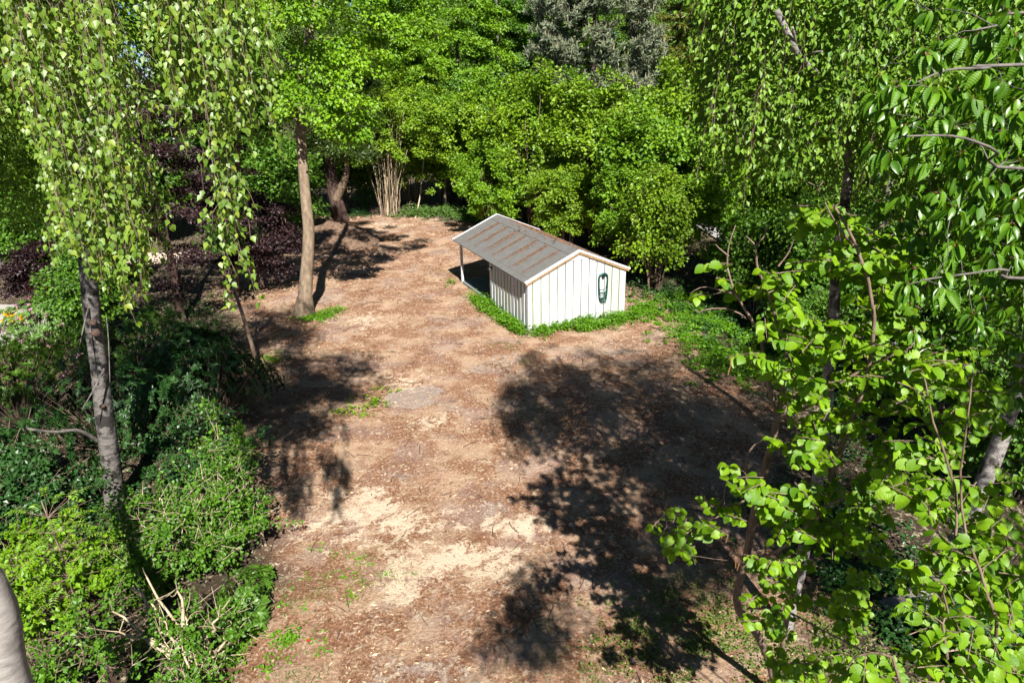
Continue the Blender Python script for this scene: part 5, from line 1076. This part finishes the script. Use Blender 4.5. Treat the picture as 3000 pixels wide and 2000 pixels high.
# heap of pale cut branches
rng = np.random.RandomState(120); loc = G(600, 1990); cutb = thing('cut_shrub', 'pale cut-back shrub stems lying fan-like at the bottom left', 'bush', loc)
for k, (px, py, h) in enumerate(((380, 1720, 1.4), (440, 1760, 1.3), (520, 1730, 1.5), (540, 1800, 1.1), (350, 1850, .9), (470, 1850, 1.0), (640, 1810, 1.2), (660, 1880, .9), (580, 1850, .8), (330, 1790, 1.2), (430, 1690, 1.6), (700, 1850, .6))):
    q = G(px, py, h) - loc; pts = bez(V3(rng.uniform(-.1, .1), rng.uniform(-.1, .1), 0), q * .5 + V3(0, 0, .25), q, 8, rng, .03); mb = MB(); mb.tube(pts, np.linspace(rng.uniform(.03, .055), .013, 8), 7, wob=.12, rng=rng); st = mb.build('stem', M['stem_pale'], cutb, smooth=True)
    tw = MB()
    for j in range(5):
        b_ = pts[rng.randint(2, 8)]; e = b_ + unit(rng.randn(3) + [0, 0, .4]) * rng.uniform(.2, .5); tw.tube(bez(b_, (b_ + e) / 2 + rng.normal(0, .05, 3), e, 4), np.linspace(.009, .003, 4), 4)
    tw.build('twig', M['stem_pale'], st)
rng = np.random.RandomState(121); loc = G(200, 1960); bp = thing('brushwood_pile', 'tangle of dry brown twigs beside the smooth trunk at the bottom left', 'brushwood', loc); mb = MB()
for k in range(130):
    p = rng.normal(0, .6, 3) * [1, .8, 0] + [0, 0, rng.uniform(.05, .75)]; d = unit(rng.randn(3) * [1, 1, .45]); L = rng.uniform(.3, .9); mb.tube(bez(p - d * L / 2, p + rng.normal(0, .08, 3), p + d * L / 2, 5), np.linspace(.009, .003, 5), 4, r=rng.rand())
o = mb.build('twigs', M['twig'], bp, smooth=True); o['kind'] = 'stuff'

# ------------------------------------------------------------------ low plants and litter
def cover(name, label, path, width, n, leaf, h, seed, mat, tpl=TQ_ROUND, cat='ground cover'):
    """low leafy plants along a ground polyline"""
    rng = np.random.RandomState(seed); P = np.array(path); seg = np.linalg.norm(np.diff(P[:, :2], axis=0), axis=1); cum = np.concatenate([[0], np.cumsum(seg)]); per = 14; m = n // per
    s = rng.rand(m) * cum[-1]; i = np.clip(np.searchsorted(cum, s) - 1, 0, len(seg) - 1); f = ((s - cum[i]) / seg[i])[:, None]; xy = P[i, :2] * (1 - f) + P[i + 1, :2] * f + rng.normal(0, 1, (m, 2)) * width * .45
    keep = .6 * fbm(xy[:, 0], xy[:, 1], 1.4, seed) + .4 * fbm(xy[:, 0], xy[:, 1], 5.0, seed + 1) > .44; xy = xy[keep]; m = len(xy)
    hz_ = h * rng.uniform(.3, 1.1, m) * (.5 + fbm(xy[:, 0], xy[:, 1], 2.1, seed + 5)); base = np.concatenate([xy, ground_z(xy[:, 0], xy[:, 1])[:, None]], 1)
    Q = np.repeat(base, per, 0) + rng.normal(0, .08, (m * per, 3)); Q[:, 2] = np.repeat(base[:, 2], per) + np.repeat(hz_, per) * rng.uniform(.15, 1, m * per)
    a = rng.uniform(0, 6.28, m * per); D = np.stack([np.cos(a), np.sin(a), rng.uniform(-.3, .5, m * per)], 1); mb = MB(); mb.leaves(Q, D, np.array([0, 0, 1.0]) + .45 * rng.randn(m * per, 3), leaf * rng.uniform(.6, 1.3, m * per), tpl, spray_tone(rng, m, per))
    return tag(mb.build(name, mat), label, cat, None, 'stuff')
w = lambda u, v: shed_w((u, v, 0))
cover('weeds', 'strip of bright green weeds along the left wall of the shed', [w(-.22, -.1), w(-.25, 1), w(-.3, 2.4), w(-.3, 3.9), w(-.35, 4.6)], .42, 6500, .075, .34, 201, M['weed_leaf'])
cover('weeds', 'strip of bright green weeds along the front of the shed', [w(.3, -.25), w(1.5, -.4), w(2.8, -.45), w(4.2, -.3), w(5.2, .2)], .62, 9500, .075, .36, 202, M['weed_leaf'])
cover('weeds', 'weeds growing beside the shed canopy post', [w(-.3, 6.4), w(-.5, 7.3)], .3, 700, .07, .25, 203, M['weed_leaf'])
cover('ground_cover', 'green ground cover right of the shed, partly in tree shade', [G(2000, 880), G(2080, 960), G(2130, 1030), G(2180, 1100)], 1.9, 22000, .09, .26, 204, M['weed_leaf'])
cover('ground_cover', 'pale green low ground cover at the back of the clearing', [G(1190, 632), G(1260, 625), G(1340, 625), G(1420, 645)], 1.5, 15000, .12, .5, 205, M['cover_leaf'])
cover('weeds', 'patch of young yellow-green weeds beside the grey mud patch', [G(1020, 1215), G(1060, 1190), G(1120, 1175), G(1140, 1150)], .55, 700, .075, .22, 206, M['rowan_leaf'])
cover('weeds', 'weeds round the foot of the oak trunk', [G(860, 930), G(930, 935), G(985, 915)], .5, 1600, .075, .22, 207, M['weed_leaf'])
cover('weeds', 'scattered weed seedlings near the lower sawdust patches', [G(880, 1640), G(1050, 1700), G(1000, 1800), G(900, 1950)], .9, 900, .05, .06, 208, M['weed_leaf'])
cover('weeds', 'grassy weeds in the shade at the lower right', [G(1900, 1950), G(2020, 1800), G(2200, 1900), G(2450, 1950), G(2600, 1900)], 1.7, 9000, .045, .1, 209, M['grass'])
cover('weeds', 'weeds at the foot of the leaning sapling', [G(740, 1080), G(800, 1060), G(830, 1040)], .5, 800, .06, .15, 210, M['weed_leaf'])
cover('undergrowth', 'dark undergrowth below the hedge on the right', [G(1900, 850), G(2250, 1000), G(2600, 1300), G(2900, 1500)], 2.2, 12000, .09, .5, 211, M['dark_leaf'])
cover('undergrowth', 'undergrowth below the trees on the left', [G(560, 900), G(480, 1250), G(300, 1500), G(60, 1700)], 1.6, 12000, .08, .4, 212, M['dark_leaf'])
cover('undergrowth', 'low green undergrowth behind the mound', [G(700, 700), G(900, 640), G(1080, 630)], 1.6, 6000, .1, .5, 213, M['dark_leaf'])
cover('undergrowth', 'leafy weeds below the bottom left shrubs', [G(680, 1990), G(760, 1900), G(820, 1850)], .5, 2200, .06, .16, 214, M['weed_leaf'])
cover('undergrowth', 'dark leafy undergrowth below the near hazel at the lower right', [G(2330, 1500), G(2480, 1650), G(2650, 1800), G(2900, 1850)], 1.3, 13000, .085, .35, 215, M['dark_leaf'])
# grass blades
rng = np.random.RandomState(220); n = 9000
pt = []
for (a_, b_, c_, d_) in GRS + [(1480, 870, 1.5, .6), (1500, 1010, .8, .5)]:
    g = G(a_, b_); k = n // 12; q = rng.normal(0, .5, (k, 2)) * [c_, d_] + g[:2]; pt.append(q[fbm(q[:, 0], q[:, 1], 2.5, 33) > .5])
pt = np.concatenate(pt); n = len(pt); B = np.concatenate([pt, ground_z(pt[:, 0], pt[:, 1])[:, None]], 1); D = unit(rng.randn(n, 3) * .5 + [0, 0, 1.0])
mb = MB(); mb.leaves(B, D, rng.randn(n, 3), rng.uniform(.04, .11, n), T_NEEDLE, rng.rand(n)); tag(mb.build('grass', M['grass']), 'sparse short grass tufts scattered on the brown clearing', 'grass', None, 'stuff')
# wood chips
M['chip'] = leaf_mat('wood chips', (.10, .05, .03), (.68, .50, .32), 0.02, .85, .2, tcol=(1, 1, 1))
n = 130000; bx = CLEAR.min(0); tx = CLEAR.max(0); wgt = rng.rand(n) ** 1.35; q = np.stack([rng.uniform(bx[0], tx[0], n), bx[1] + (tx[1] - bx[1]) * wgt], 1)
q = q[inside(q[:, 0], q[:, 1], CLEAR)]; lc = (np.linalg.inv(Ms) @ np.stack([q[:, 0], q[:, 1], 0 * q[:, 0], 1 + 0 * q[:, 0]])).T
q = q[~((lc[:, 0] > -.1) & (lc[:, 0] < SW + .1) & (lc[:, 1] > -.1) & (lc[:, 1] < ROOF_L))]; q = q[rng.rand(len(q)) < .06 + 2.6 * np.clip(.6 * fbm(q[:, 0], q[:, 1], .8, 44) + .4 * fbm(q[:, 0], q[:, 1], 3.2, 46) - .42, 0, 1)]; n = len(q)
a = rng.uniform(0, 6.28, n); B = np.concatenate([q, ground_z(q[:, 0], q[:, 1])[:, None] + .012], 1); D = np.stack([np.cos(a), np.sin(a), .2 * rng.randn(n)], 1)
mb = MB(); mb.leaves(B, D, np.array([0, 0, 1.0]) + .35 * rng.randn(n, 3), (.02 + .075 * rng.rand(n) ** 2.2) * (1 + .02 * B[:, 1]), TQ_LONG, np.clip(rng.rand(n) ** 1.7 * (.55 + .9 * fbm(q[:, 0], q[:, 1], .7, 45)), 0, 1)); tag(mb.build('wood_chips', M['chip']), 'loose wood chips strewn over the clearing', 'wood chips', None, 'stuff')
# fallen twigs
n = 900; q = np.stack([rng.uniform(bx[0], tx[0], n), bx[1] + (tx[1] - bx[1]) * rng.rand(n) ** 1.6], 1); q = q[inside(q[:, 0], q[:, 1], CLEAR)]; mb = MB()
for p in q:
    a = rng.uniform(0, 6.28); L = rng.uniform(.1, .55); d = V3(math.cos(a), math.sin(a), 0); c = V3(p[0], p[1], float(ground_z(p[0], p[1])) + .02)
    mb.tube(bez(c - d * L / 2, c + rng.normal(0, .05, 3) * [1, 1, .2], c + d * L / 2 + V3(0, 0, rng.uniform(0, .04)), 5), np.linspace(rng.uniform(.006, .013), .004, 5), 4, r=rng.rand())
tag(mb.build('twig_litter', M['litter'], None, (0, 0, 0), True), 'dark fallen twigs scattered over the clearing', 'twigs', None, 'stuff')
# red petal-like scrap
c = G(905, 1885); rd = thing('red_flower', 'tiny red flower on the ground beside the bottom left shrubs', 'flower', c); mb = MB(); mb.leaves(np.tile([[0, 0, .07]], (6, 1)), np.array([[math.cos(k), math.sin(k), .4] for k in range(6)]), np.tile([[0, 0, 1.0]], (6, 1)), np.full(6, .035), TQ_ROUND, rng.rand(6)); mb.build('petals', M['red'], rd); mb = MB(); mb.rods([(0, 0, 0)], [(0, 0, .07)], .004, .003); mb.build('stalk', M['weed_leaf'], rd)
